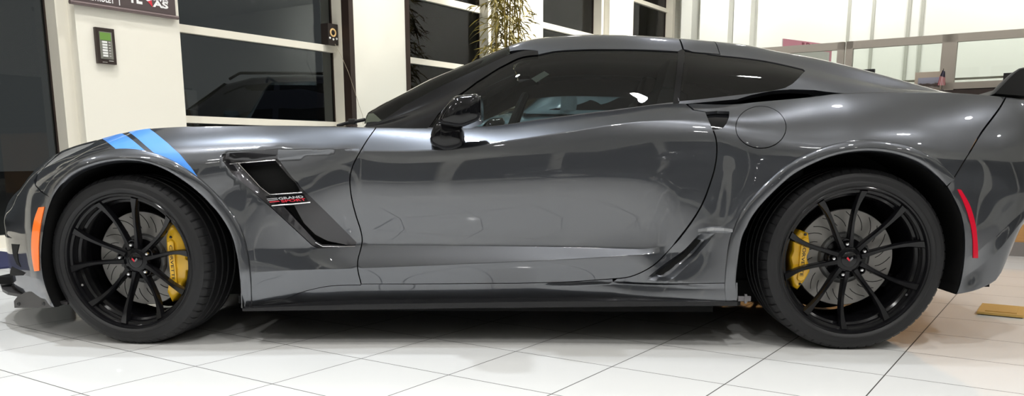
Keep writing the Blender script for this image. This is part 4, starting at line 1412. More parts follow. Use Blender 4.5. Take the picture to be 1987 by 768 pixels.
for x, y, en in pos:
    s = float((np.array([x, y, 0]) - P0) @ UA); t = float((np.array([x, y, 0]) - P0) @ UB)
    if not (SMIN + .3 < s < SB - .4 and .25 < t < TMAX - .3): continue
    if proto is None:
        c = empty('ceiling_light', (x, y, H))
        tag(c, 'round recessed downlight set in the white showroom ceiling', 'ceiling light', 'downlights in the showroom ceiling')
        MB().lathe([(.098, -.004), (.105, -.012), (.128, -.010), (.135, 0)], 32, axis='Z').build('trim_ring', M_TRIMW, c, smooth=True)
        MB().lathe([(0, -.005), (.05, -.005), (.099, -.004)], 32, axis='Z').build('lens', M_LENS, c)
        proto = c
    else:
        c = proto.copy(); COL.objects.link(c); c.location = (x, y, H)
        for ch in proto.children:
            d = ch.copy(); COL.objects.link(d); d.parent = c
    la = bpy.data.lights.new('downlight', 'AREA'); la.shape = 'DISK'; la.size = .18
    la.energy = en * .74; la.color = (.86, .93, 1) if en > 43 and x < 1 and y > -1 and x > -1.5 else (1, .985, .965); la.spread = math.radians(125)
    lo = bpy.data.objects.new('downlight', la); COL.objects.link(lo); lo.location = (x, y, H - .013)
    lo.parent = None

# added fill lamps, no such source known, to brighten the far wall
wproto = None
for tt in (1.2, 3.4, 5.6, 7.8, 10.0):
    p = W3(SB - 1.7, tt, H - .12)
    if wproto is None:
        wproto = empty('wall_fill_lamp', tuple(p), TH)
        tag(wproto, 'white fill lamp head added to brighten the far white wall', 'track light', 'added fill lamps before the far wall')
        tb = MB(); Rm = Matrix.Rotation(math.radians(-50), 3, 'Y')
        cy = MB().lathe([(0, -.09), (.055, -.09), (.06, -.08), (.06, .06), (.05, .07)], 24, axis='Z')
        R2 = Matrix.Rotation(math.radians(125), 3, 'Y')
        tb.add([tuple(R2 @ Vector(v)) for v in cy.v], cy.f); tb.tube([(0, 0, 0), (0, 0, .12)], .012, 8)
        tb.build('head', M_TRIMW, wproto, smooth=True)
    else:
        c = wproto.copy(); COL.objects.link(c); c.location = tuple(p)
        for ch in wproto.children:
            q = ch.copy(); COL.objects.link(q); q.parent = c
    la = bpy.data.lights.new('wall_fill', 'AREA'); la.shape = 'DISK'; la.size = .10
    la.energy = 22; la.color = (1, .99, .95); la.spread = math.radians(130)
    lo = bpy.data.objects.new('wall_fill', la); COL.objects.link(lo)
    dirv = Vector(UA) * 1.0 + Vector((0, 0, -.72))
    lo.location = tuple(Vector(p) + dirv.normalized() * .1)
    lo.rotation_euler = dirv.to_track_quat('-Z', 'Y').to_euler()

for ss_, we in ((-1.2, 14), (1.3, 13), (4.2, 34), (7.1, 78), (10.2, 40)):  # more added fill lamps, brightening the window wall
    p = W3(ss_, 1.5, H - .12)
    c = wproto.copy(); COL.objects.link(c); c.location = tuple(p); c.rotation_euler = (0, 0, TH + PI / 2)
    c['label'] = 'white fill lamp head added to brighten the cream window wall'; c['group'] = 'added fill lamps before the window wall'
    for ch in wproto.children:
        q = ch.copy(); COL.objects.link(q); q.parent = c
    la = bpy.data.lights.new('wall_fill', 'AREA'); la.shape = 'DISK'; la.size = .10
    la.energy = we; la.color = (1, .98, .92); la.spread = math.radians(120)
    lo = bpy.data.objects.new('wall_fill', la); COL.objects.link(lo)
    dirv = Vector(-UB) * 1.0 + Vector((0, 0, -1.6))
    lo.location = tuple(Vector(p) + dirv.normalized() * .1)
    lo.rotation_euler = dirv.to_track_quat('-Z', 'Y').to_euler()

# ---- world: night sky outside
w = bpy.data.worlds.new('world'); SC.world = w; w.use_nodes = True
w.node_tree.nodes['Background'].inputs[0].default_value = (.34, .345, .35, 1)
w.node_tree.nodes['Background'].inputs[1].default_value = .30
gr = MB().add([(-40, -5, -.12), (40, -5, -.12), (40, 60, -.12), (-40, 60, -.12)], [(0, 1, 2, 3)])
gr = MB().add([W3(-40, -.46, -.1), W3(50, -.46, -.1), W3(50, -40, -.1), W3(-40, -40, -.1)], [(0, 1, 2, 3)])
o = obj('ground', gr.v, gr.f, pbr('asphalt', (.035, .035, .037), .8, bump=(60, .3))); o['kind'] = 'structure'

# ---- things at the wall
kp = MB(); wbox(kp, .862, 1.022, 0, .03, 1.462, 1.745)
M_KPB = pbr('brown_black_plastic', (.028, .018, .015), .45)
key = kp.build('wall_keypad', M_KPB)
tag(key, 'dark wall keypad with green screen and white keys on the cream wall', 'keypad')
s_ = MB(); wbox(s_, .888, .996, .028, .034, 1.50, 1.715); s_.build('key_plate', pbr('key_plate_grey', (.20, .20, .17), .5), key)
s_ = MB(); wbox(s_, .892, .984, .032, .037, 1.648, 1.708); s_.build('screen', pbr('green_screen', (.14, .26, .06), .3, emit=(.2, .5, .08), estr=.10), key)
M_KEYW = pbr('white_key', (.80, .80, .78), .5); M_KEYG = pbr('grey_key', (.42, .40, .38), .5)
for k in range(6):
    z = 1.625 - k * .0215
    s_ = MB(); wbox(s_, .905, .946, .033, .042, z, z + .0155); s_.build('key', M_KEYW, key)
    s_ = MB(); wbox(s_, .958, .974, .033, .041, z + .001, z + .0125); s_.build('small_key', M_KEYG, key)
s_ = MB(); wbox(s_, .955, .995, .029, .033, 1.484, 1.490); s_.build('slot', M_KEYG, key)
s_ = MB(); wbox(s_, .90, .94, .029, .033, 1.472, 1.476); s_.build('name_strip', M_KEYG, key)

# banner hung above it
ban = MB(); wbox(ban, .685, 1.615, .02, .026, 1.915, 3.1)
M_BAN = pbr('banner_cloth', (.075, .055, .055), .7)
ba = ban.build('wall_banner', M_BAN)
tag(ba, 'dark brown hanging banner with white lettering above the wall keypad', 'banner')
rod = MB(); rod.tube([W3(.672, .028, 1.912), W3(1.632, .028, 1.912)], .017, 14); rod.build('bottom_rod', pbr('banner_rod', (.16, .12, .12), .35, .3), ba, smooth=True)
M_LTR = pbr('white_lettering', (.85, .85, .85), .6)


def wall_text(mb, s, sc, zc, wd, ht, t, bold=.03):
    v, f = text_mesh(s, 1, 0, bold)
    v = np.array(v); lo, hi = v.min(0), v.max(0)
    a = (v[:, 0] - (lo[0] + hi[0]) / 2) / (hi[0] - lo[0]) * wd
    b_ = (v[:, 1] - lo[1]) / (hi[1] - lo[1]) * ht
    mb.add([W3(sc + p, t, zc + q) for p, q in zip(a, b_)], f)


def wpx(x, y): return wall_px(x, y, .028)


lt = MB()
z0 = wpx(200, 4)[1]
wall_text(lt, 'CHEVROLET', wpx(192, 4)[0], z0, wpx(221, 0)[0] - wpx(160, 0)[0], .052, .0275)
wbox(lt, wpx(232, 5)[0] - .004, wpx(232, 5)[0] + .004, .026, .0275, wpx(232, 10.5)[1], 2.5)
wall_text(lt, 'TE', wpx(263, 6)[0], wpx(263, 6.5)[1], wpx(276, 0)[0] - wpx(249, 0)[0], .10, .0275, .04)
wall_text(lt, 'AS', wpx(312, 16)[0], wpx(312, 15.5)[1], wpx(327, 0)[0] - wpx(297, 0)[0], .056, .0275, .04)
wall_text(lt, 'DRIVES', wpx(308, 2)[0], wpx(308, 3)[1], wpx(327, 0)[0] - wpx(290, 0)[0], .03, .0275, .03)
lt.build('lettering', M_LTR, ba, fix=False)
st = MB()
sc0, zc0 = wpx(289, 0)
st.add([W3(sc0 - .05, .028, zc0 + .09), W3(sc0 - .01, .028, zc0 + .10), W3(sc0 + .045, .028, zc0 + .01), W3(sc0 - .0, .028, zc0 + .005)], [(0, 1, 2, 3)])
st.add([W3(sc0 - .035, .028, zc0 + .0), W3(sc0 + .02, .028, zc0 + .012), W3(sc0 + .0, .028, zc0 - .02)], [(0, 1, 2)])
st.build('star_mark', M_LTR, ba, fix=False)
st = MB(); st.add([W3(sc0 - .015, .0285, zc0 - .012), W3(sc0 + .025, .0285, zc0 + .0), W3(sc0 + .03, .0285, zc0 - .055)], [(0, 1, 2)])
st.build('star_tip', pbr('banner_red', (.6, .03, .05), .6), ba, fix=False)

# little speaker on the window rail, with its wire
ss, zz = wall_px(631, 78, -REC + .06)
s1_ = wall_px(650, 80, -REC + .06)[0]
zt = wall_px(640, 47, -REC + .06)[1]
sp_ = MB(); wbox(sp_, ss, s1_, -REC + .0, -REC + .11, 1.906, zt)
spk = sp_.build('speaker', pbr('speaker_black', (.02, .014, .012), .5))
tag(spk, 'small black speaker standing on the window rail', 'speaker')
cs, cz = (ss + s1_) / 2, 1.906 + (zt - 1.906) * .58
rg_ = MB().lathe([(.028, -.001), (.030, .006), (.043, .006), (.047, -.001)], 28)
Mx = lambda v, c: [tuple(np.array(c) + UA * p[0] + UB * p[1] + EZ * p[2]) for p in v]
MB().add(Mx(rg_.v, W3(cs, -REC + .11, cz)), rg_.f).build('cone_ring', pbr('yellow_ring', (.75, .50, .22), .4), spk, smooth=True)
cn = MB().lathe([(0, .006), (.012, .004), (.028, 0)], 24)
MB().add(Mx(cn.v, W3(cs, -REC + .11, cz)), cn.f).build('cone', M_SATBLK, spk, smooth=True)
for dx in (-.05, 0, .05):
    kn = MB().lathe([(0, .008), (.010, .007), (.012, 0)], 14)
    MB().add(Mx(kn.v, W3(cs + dx, -REC + .11, 1.906 + (zt - 1.906) * (.26 if dx == 0 else .31))), kn.f).build('knob', M_KEYW, spk, smooth=True)
cp = [W3(wall_px(650, 81, -.05)[0], -.05, 1.9)] + [W3(*(lambda q: (q[0], .02, q[1]))(wall_px(x, y, .02))) for x, y in ((664, 112), (676, 140), (686, 170), (697, 205), (704, 225))] + [W3(wall_px(706, 228, .02)[0], .02, .1)]
cb = MB(); cb.tube(cp, .0025, 6)
cab = cb.build('speaker_wire', pbr('wire_grey', (.35, .30, .22), .5), smooth=True)
tag(cab, 'thin wire running down from the small speaker across the pier', 'wire')

# door mat
mt = MB(); wbox(mt, -1.95, -.07, .09, 1.06, 0.001, .012)
o = mt.build('door_mat', pbr('navy_mat', (.035, .037, .085), .9, spec=.1, bump=(400, .4)))
tag(o, 'dark navy door mat on the tiles left of the sports car', 'mat')

# brass floor box cover
A = at_z(1895, 605, .012); A[2] = 0
fb = MB()


def abox(mb, a0, a1, b0, b1, z0, z1, org=A):
    V = [org + UA * a + UB * b_ + EZ * z for z in (z0, z1) for b_ in (b0, b1) for a in (a0, a1)]
    mb.add(V, [(0, 1, 3, 2), (4, 6, 7, 5), (0, 4, 5, 1), (2, 3, 7, 6), (0, 2, 6, 4), (1, 5, 7, 3)])
    return mb


M_BRASS = pbr('brass_plate', (.72, .47, .15), .35, .55)
abox(fb, 0, .265, 0, .185, .004, .014)
fbo = fb.build('floor_box_cover', M_BRASS)
tag(fbo, 'brass floor outlet cover on the tiles behind the sports car', 'floor box')
f2 = MB(); abox(f2, .006, .255, .006, .18, 0, .005); f2.build('gasket', M_BRONZE, fbo)
f2 = MB(); abox(f2, .04, .225, .03, .155, .0135, .0165)
f2.build('lid', M_BRASS, fbo)

# ---- wood counter and glazed partition at the right
Q0 = at_z(1980, 497); Q0[2] = 0


def qbox(mb, t0, t1, a0, a1, z0, z1):
    return abox(mb, a0, a1, t0, t1, z0, z1, Q0)


def q_px(x, y, a=0.):
    d = ray(x, y); k = ((Q0 + UA * a - CO) @ UA) / (d @ UA)
    P = CO + d * k
    return float((P - Q0) @ UB), float(P[2])


m, n, l = new_mat('honey_wood')
b = n['Principled BSDF']; b.inputs['Roughness'].default_value = .35
tc = n.new('ShaderNodeTexCoord'); mp = n.new('ShaderNodeMapping'); mp.inputs['Scale'].default_value = (2, 2, 14)
nz = n.new('ShaderNodeTexNoise'); nz.inputs['Scale'].default_value = 4; nz.inputs['Detail'].default_value = 5
cr = n.new('ShaderNodeValToRGB'); cr.color_ramp.elements[0].color = (.42, .20, .06, 1); cr.color_ramp.elements[1].color = (.60, .33, .12, 1)
l.new(tc.outputs['Object'], mp.inputs[0]); l.new(mp.outputs[0], nz.inputs['Vector']); l.new(nz.outputs['Fac'], cr.inputs[0]); l.new(cr.outputs[0], b.inputs['Base Color'])
M_WOOD = m
M_GREYAL = pbr('grey_taupe_frame', (.58, .52, .45), .5)
M_GREYB = pbr('grey_base', (.22, .20, .19), .5)
M_DARKTOP = pbr('dark_counter', (.03, .018, .015), .4)
ct = empty('counter', tuple(Q0 + UB * -.9))
inv_ct = lambda o: setattr(o, 'location', tuple(-np.array(ct.location)))
tag(ct, 'wooden counter with dark top edge and grey base behind the sports car', 'counter')
for nm, a in (('body', (qbox(MB(), -2.7, 1.4, 0, .32, .10, 1.08), M_WOOD)), ('base', (qbox(MB(), -2.7, 1.4, -.012, .32, 0, .10), M_GREYB)), ('counter_top', (qbox(MB(), -2.7, 1.4, -.03, .34, 1.08, 1.175), M_DARKTOP))):
    inv_ct(a[0].build(nm, a[1], ct))
AP_ = .36   # partition stands behind the counter
k_ = 1 + .0
zt = q_px(1843, 66, AP_)[1]; zr = q_px(1853, 81, AP_)[1]; zb1 = q_px(1842, 160, AP_)[1]
ts = [q_px(x, 90, AP_)[0] for x in (1330, 1640, 1842.5, 2046)]
M_CLEAR = glass('clear_partition_glass', (.93, .96, .94), ior=1.3)
labs = ['taupe framed glass partition panel, leftmost, before the pink poster', 'taupe framed glass partition panel behind the framed picture and little flag', 'taupe framed glass partition panel, rightmost, behind the dark car spoiler']
for i in range(3):
    t0, t1 = ts[i] + (.008 if i == 1 else .0), ts[i + 1] - (.008 if i == 0 else .0)
    sl = .052
    fr = MB()
    qbox(fr, t0, t0 + sl, AP_, AP_ + .045, .0, zt); qbox(fr, t1 - sl, t1, AP_, AP_ + .045, .0, zt)
    qbox(fr, t0, t1, AP_, AP_ + .045, zr, zt); qbox(fr, t0, t1, AP_, AP_ + .045, zb1 - .05, zb1)
    po = fr.build('glass_partition', M_GREYAL)
    tag(po, labs[i], 'partition', 'glass partition panels behind the counter')
    g = MB(); qbox(g, t0 + sl, t1 - sl, AP_ + .02, AP_ + .026, zb1, zr); g.build('pane', M_CLEAR, po)
    g = MB(); qbox(g, t0 + sl, t1 - sl, AP_ + .012, AP_ + .032, .05, zb1 - .05); g.build('lower_panel', M_DARKTOP, po)
    g = MB(); qbox(g, t0 + sl, t1 - sl, AP_ + .045, AP_ + .075, zb1 + .02, zb1 + .035); g.build('ledge', M_GREYAL, po)

# framed picture card standing on the counter
def qplace(x0, y0, x1, y1, a):
    t0, z0 = q_px(x0, y1, a); t1, z1 = q_px(x1, y0, a)
    return t0, t1, z0, z1


t0, t1, z0, z1 = qplace(1774, 138, 1829, 166, .12)
z0 = 1.175
pc = MB(); qbox(pc, t0, t1, .12, .135, z0, z1)
pco = pc.build('picture_frame', pbr('cream_card', (.62, .52, .42), .5))
tag(pco, 'small cream framed landscape picture standing on the counter', 'picture')
m, n, l = new_mat('landscape_print')
b = n['Principled BSDF']; b.inputs['Roughness'].default_value = .5
tc = n.new('ShaderNodeTexCoord'); nz = n.new('ShaderNodeTexNoise'); nz.inputs['Scale'].default_value = 22; nz.inputs['Detail'].default_value = 4
sx = n.new('ShaderNodeSeparateXYZ'); l.new(tc.outputs['Generated'], sx.inputs[0]); l.new(tc.outputs['Object'], nz.inputs['Vector'])
ad = n.new('ShaderNodeMath'); ad.operation = 'MULTIPLY_ADD'; ad.inputs[1].default_value = .5; l.new(nz.outputs['Fac'], ad.inputs[0]); l.new(sx.outputs['Z'], ad.inputs[2])
cr = n.new('ShaderNodeValToRGB'); e = cr.color_ramp.elements
e[0].position = .35; e[0].color = (.45, .40, .36, 1); e[1].position = 1.05; e[1].color = (.42, .42, .52, 1)
q = e.new(.52); q.color = (.07, .045, .035, 1); q = e.new(.66); q.color = (.12, .09, .08, 1); q = e.new(.74); q.color = (.38, .38, .46, 1)
l.new(ad.outputs[0], cr.inputs[0]); l.new(cr.outputs[0], b.inputs['Base Color'])
g = MB(); qbox(g, t0 + (t1 - t0) * .13, t1 - (t1 - t0) * .06, .116, .121, z0 + (z1 - z0) * .18, z1 - (z1 - z0) * .28)
g.build('picture', m, pco)

# little flag on a stick
fg = empty('small_flag', tuple(Q0 + UB * q_px(1829, 150, .06)[0] + UA * .06 + EZ * 1.175))
tag(fg, 'little striped flag on a stick beside the framed picture', 'flag')
tf, zf = q_px(1831, 133, .06)
base = np.array(fg.location)
stk = MB(); stk.tube([(0, 0, .006), tuple((Q0 + UB * tf + UA * .06 + EZ * zf) - base)], .0022, 6)
stk.build('stick', M_DARKTOP, fg, smooth=True)
ft = MB().lathe([(0, .014), (.012, .012), (.022, 0)], 20, axis='Z'); ft.build('foot', M_DARKTOP, fg, smooth=True)
M_FR, M_FW, M_FB = pbr('flag_red', (.62, .10, .13), .7), pbr('flag_white', (.80, .72, .70), .7), pbr('flag_blue', (.07, .065, .10), .7)
Lq = lambda x, y, a: (Q0 + UB * q_px(x, y, a)[0] + UA * a + EZ * q_px(x, y, a)[1]) - base
nn_ = 9
red, wht, blu = MB(), MB(), MB()
for k in range(nn_):       # the cloth hangs in folds from the stick: stripes run down it
    f0, f1 = k / nn_, (k + 1) / nn_
    wv = lambda f: .055 + .012 * math.sin(f * 9)
    xa = lambda f, top: (1824 + 10 * f) if top else (1819 + 15 * f)
    ymid = 150
    (red if k % 2 == 0 else wht).add([Lq(xa(f0, 0), 165.5, wv(f0)), Lq(xa(f1, 0), 165.5, wv(f1)), Lq(xa(f1, 1), ymid - 3 + 3 * f1, wv(f1)), Lq(xa(f0, 1), ymid - 3 + 3 * f0, wv(f0))], [(0, 1, 2, 3)])
for k in range(5):
    f0, f1 = k / 5, (k + 1) / 5
    blu.add([Lq(1824 + 10 * f0, 147 + 3 * f0, wv(f0) - .001), Lq(1824 + 10 * f1, 147 + 3 * f1, wv(f1) - .001), Lq(1829 + 5 * f1, 136 + 3 * f1, wv(f1)), Lq(1829 + 5 * f0, 136 + 2 * f0, wv(f0))], [(0, 1, 2, 3)])
    blu.add([Lq(1826 + 3 * f0, 141 + f0, wv(f0) - .003), Lq(1827 + 3 * f0, 141, wv(f0) - .003), Lq(1827 + 3 * f0, 142, wv(f0) - .003)], [(0, 1, 2)])
multi('flag_cloth', [(red, M_FR), (wht, M_FW), (blu, M_FB)], fg, smooth=False)

# monitors peeping over the car
for (x0, y0, x1, lab) in ((1944, 141, 1962, 'black monitor beside the dark spoiler, on the counter'), (1680, 133.5, 1697, 'black monitor edge on the counter above the car roof slope')):
    a_ = .14
    t0, t1, z0, z1 = qplace(x0, y0, x1, 175, a_)
    t0 -= .16 if x0 < 1800 else 0.; t1 += .25 if x0 > 1800 else 0
    b_ = MB(); qbox(b_, t0, t1, a_, a_ + .03, 1.235 if x0 > 1800 else 1.20, z1)
    mo = b_.build('monitor', M_SATBLK)
    tag(mo, lab, 'monitor')
    b_ = MB(); qbox(b_, (t0 + t1) / 2 - .02, (t0 + t1) / 2 + .02, a_ + .03, a_ + .06, 1.176, 1.32); qbox(b_, (t0 + t1) / 2 - .08, (t0 + t1) / 2 + .08, a_ - .01, a_ + .12, 1.176, 1.186)
    b_.build('stand', M_SATBLK, mo)

# pink-edged poster board on an easel behind the partition
PE = CO + ray(1518, 75) * 7.45
ud = UA * .94 + UB * .342; ud = ud / np.linalg.norm(ud)
up_ = EZ


def pst(x, y, off=0.):
    nrm_ = np.cross(ud, EZ)
    d = ray(x, y); k = ((PE - CO) @ nrm_) / (d @ nrm_)
    return CO + d * k + nrm_ * off


TL, TR = pst(1518, 75), pst(1613, 86)
wd = np.linalg.norm((TR - TL)[:2]); hp = .60
zt_ = TL[2]


def pbox(mb, u0, u1, v0, v1, d0, d1):
    nrm_ = np.cross(ud, EZ)
    if nrm_ @ (CO - PE) < 0: nrm_ = -nrm_
    V = [np.array([PE[0], PE[1], zt_]) + ud * u - EZ * v + nrm_ * d for d in (d0, d1) for v in (v0, v1) for u in (u0, u1)]
    mb.add(V, [(0, 1, 3, 2), (4, 6, 7, 5), (0, 4, 5, 1), (2, 3, 7, 6), (0, 2, 6, 4), (1, 5, 7, 3)])
    return mb


es = empty('poster_easel', (PE[0] + ud[0] * wd / 2, PE[1] + ud[1] * wd / 2, 0))
tag(es, 'pink edged white poster board on an easel behind the glass partition', 'poster')
off = tuple(-np.array(es.location))
M_PINK = pbr('pink_board', (.95, .42, .52), .6)
b_ = MB(); pbox(b_, 0, wd, 0, hp, 0, .008); o = b_.build('board', M_WHITE, es); o.location = off
b_ = MB(); pbox(b_, 0, wd, 0, .07, .008, .011); pbox(b_, 0, .022, .07, hp, .008, .011); pbox(b_, wd - .03, wd, .07, hp, .008, .011); pbox(b_, .022, wd - .03, hp - .03, hp, .008, .011); o = b_.build('border', M_PINK, es); o.location = off
b_ = MB(); pbox(b_, .05, wd - .06, .075, hp - .05, .008, .010); o = b_.build('sheet', pbr('white_sheet', (.80, .79, .74), .6), es); o.location = off
b_ = MB()
nrm_ = np.cross(ud, EZ); nrm_ = nrm_ if nrm_ @ (CO - PE) > 0 else -nrm_
for s_t, u0, u1, v0, hh in (('II Drive', .37, .70, .012, .026), ('for a purpose today', .10, .55, .15, .035), ('REGISTER HERE', .08, .6, .24, .04)):
    v, f = text_mesh(s_t, 1, 0, .02); v = np.array(v); lo, hi = v.min(0), v.max(0)
    aa = u0 * wd + (v[:, 0] - lo[0]) / (hi[0] - lo[0]) * (u1 - u0) * wd; bb = v0 + hh - (v[:, 1] - lo[1]) / (hi[1] - lo[1]) * hh
    b_.add([np.array([PE[0], PE[1], zt_]) + ud * a + nrm_ * .013 - EZ * q for a, q in zip(aa, bb)], f)
    if s_t.startswith('II'): break
o = b_.build('lettering', pbr('poster_ink', (.25, .02, .04), .6), es, fix=False); o.location = off
for s_t, u0, u1, v0, hh in (('any amount helps', .10, .52, .155, .022),):
    b_ = MB(); v, f = text_mesh(s_t, 1, 0, .0); v = np.array(v); lo, hi = v.min(0), v.max(0)
    aa = u0 * wd + (v[:, 0] - lo[0]) / (hi[0] - lo[0]) * (u1 - u0) * wd; bb = v0 + hh - (v[:, 1] - lo[1]) / (hi[1] - lo[1]) * hh
    b_.add([np.array([PE[0], PE[1], zt_]) + ud * a + nrm_ * .013 - EZ * q for a, q in zip(aa, bb)], f)
    o = b_.build('small_print', pbr('grey_ink', (.35, .33, .32), .6), es, fix=False); o.location = off
b_ = MB()
pc_ = np.array([PE[0], PE[1], 0]) + ud * wd / 2
for q in (-.25, .25):
    b_.tube([pc_ + ud * q - nrm_ * .0 + EZ * .0 + nrm_ * .12, pc_ + ud * q * .2 - nrm_ * .02 + EZ * zt_ * .98], .012, 8)
b_.tube([pc_ - nrm_ * .45, pc_ - nrm_ * .02 + EZ * zt_ * .98], .012, 8)
o = b_.build('easel_legs', M_WOOD, es, smooth=True); o.location = off

# ---- bamboo in a pot before the third pier
m, n, l = new_mat('bamboo_leaf')
b = n['Principled BSDF']; b.inputs['Roughness'].default_value = .5
oi = n.new('ShaderNodeTexNoise'); oi.inputs['Scale'].default_value = 9
tc = n.new('ShaderNodeTexCoord'); l.new(tc.outputs['Object'], oi.inputs['Vector'])
cr = n.new('ShaderNodeValToRGB'); cr.color_ramp.elements[0].position = .35; cr.color_ramp.elements[0].color = (.085, .068, .008, 1); cr.color_ramp.elements[1].position = .65; cr.color_ramp.elements[1].color = (.36, .28, .05, 1)
l.new(oi.outputs['Fac'], cr.inputs[0]); l.new(cr.outputs[0], b.inputs['Base Color'])
M_LEAF = m
M_CANE = pbr('bamboo_cane', (.30, .22, .05), .45)
rnd = random.Random(11)
bc = W3(wall_px(978, 60, .62)[0], .62, 0)
bam = empty('potted_bamboo', tuple(bc))
tag(bam, 'tall potted bamboo plant before the pier behind the car roof', 'plant')
pot = MB().lathe([(0, .02), (.17, 0), (.20, .02), (.245, .40), (.255, .42), (.25, .44), (.225, .44), (.215, .38), (0, .37)], 40, axis='Z')
pot.build('pot', pbr('pot_dark', (.06, .045, .035), .4), bam, smooth=True)
lv = MB(); stems = []


def leaf(p, d, L, wdt, droop):
    d = Vector(d).normalized(); side = d.cross(Vector((0, 0, 1)))
    if side.length < .1: side = Vector((1, 0, 0))
    side.normalize()
    side = (Matrix.Rotation(rnd.uniform(-1.2, 1.2), 3, d) @ side)
    V = []; k = len(lv.v)
    for i, (q, ww) in enumerate(((0, .12), (.2, .8), (.45, 1), (.72, .62), (1, .02))):
        c = Vector(p) + d * L * q + Vector((0, 0, -droop * L * q * q))
        lv.v.append(tuple(c - side * wdt * ww)); lv.v.append(tuple(c + side * wdt * ww + Vector((0, 0, .002))))
    for i in range(4):
        lv.f.append((k + 2 * i, k + 2 * i + 1, k + 2 * i + 3, k + 2 * i + 2))


ua_, ub_ = Vector(UA), Vector(UB)
canes = [(-.12, .02, -.18, .0), (-.06, -.05, -.05, -.05), (.02, .04, .04, .05), (.05, -.03, .16, -.02), (.09, .05, .30, .08), (-.02, .07, -.30, .1), (.12, 0, .12, .1)]
for ci, (a0, b0, a1, b1) in enumerate(canes):
    pts = []
    Hc = 3.5 + .12 * ci
    for i in range(13):
        q = i / 12
        pts.append(ua_ * (a0 + a1 * q ** 1.4) + ub_ * (b0 + b1 * q ** 1.5) + Vector((0, 0, .37 + (Hc - .37) * q)))
    sm = MB(); sm.tube(pts, [.013 - .006 * i / 12 for i in range(13)], 8)
    for i in range(1, 12):
        c = pts[i]
        nd = MB().lathe([(.010, -.006), (.015 - .005 * i / 12, 0), (.010, .006)], 8, axis='Z')
        sm.add([(v[0] + c.x, v[1] + c.y, v[2] + c.z) for v in nd.v], nd.f)
    sm.build('cane', M_CANE, bam, smooth=True)
    for i in range(5, 13):
        for b_i in range(6):
            c = pts[i] + Vector((0, 0, rnd.uniform(-.12, .12)))
            an = rnd.uniform(0, 2 * PI)
            out = (ua_ * math.cos(an) * 1.25 + ub_ * math.sin(an) * .75 + Vector((0, 0, rnd.uniform(-.1, .5)))).normalized()
            bl = rnd.uniform(.12, .36)
            nl = 6
            for j in range(nl):
                q = (j + 1) / nl
                p = c + out * bl * q + Vector((0, 0, -.08 * q * q))
                if (p.dot(ub_)) < -.48: continue
                dd = out + Vector((rnd.uniform(-.8, .8), rnd.uniform(-.8, .8), rnd.uniform(-.9, .3)))
                leaf(p, dd, rnd.uniform(.10, .19), rnd.uniform(.007, .012), rnd.uniform(.2, .7))
lo_ = lv.build('foliage', M_LEAF, bam, fix=False)

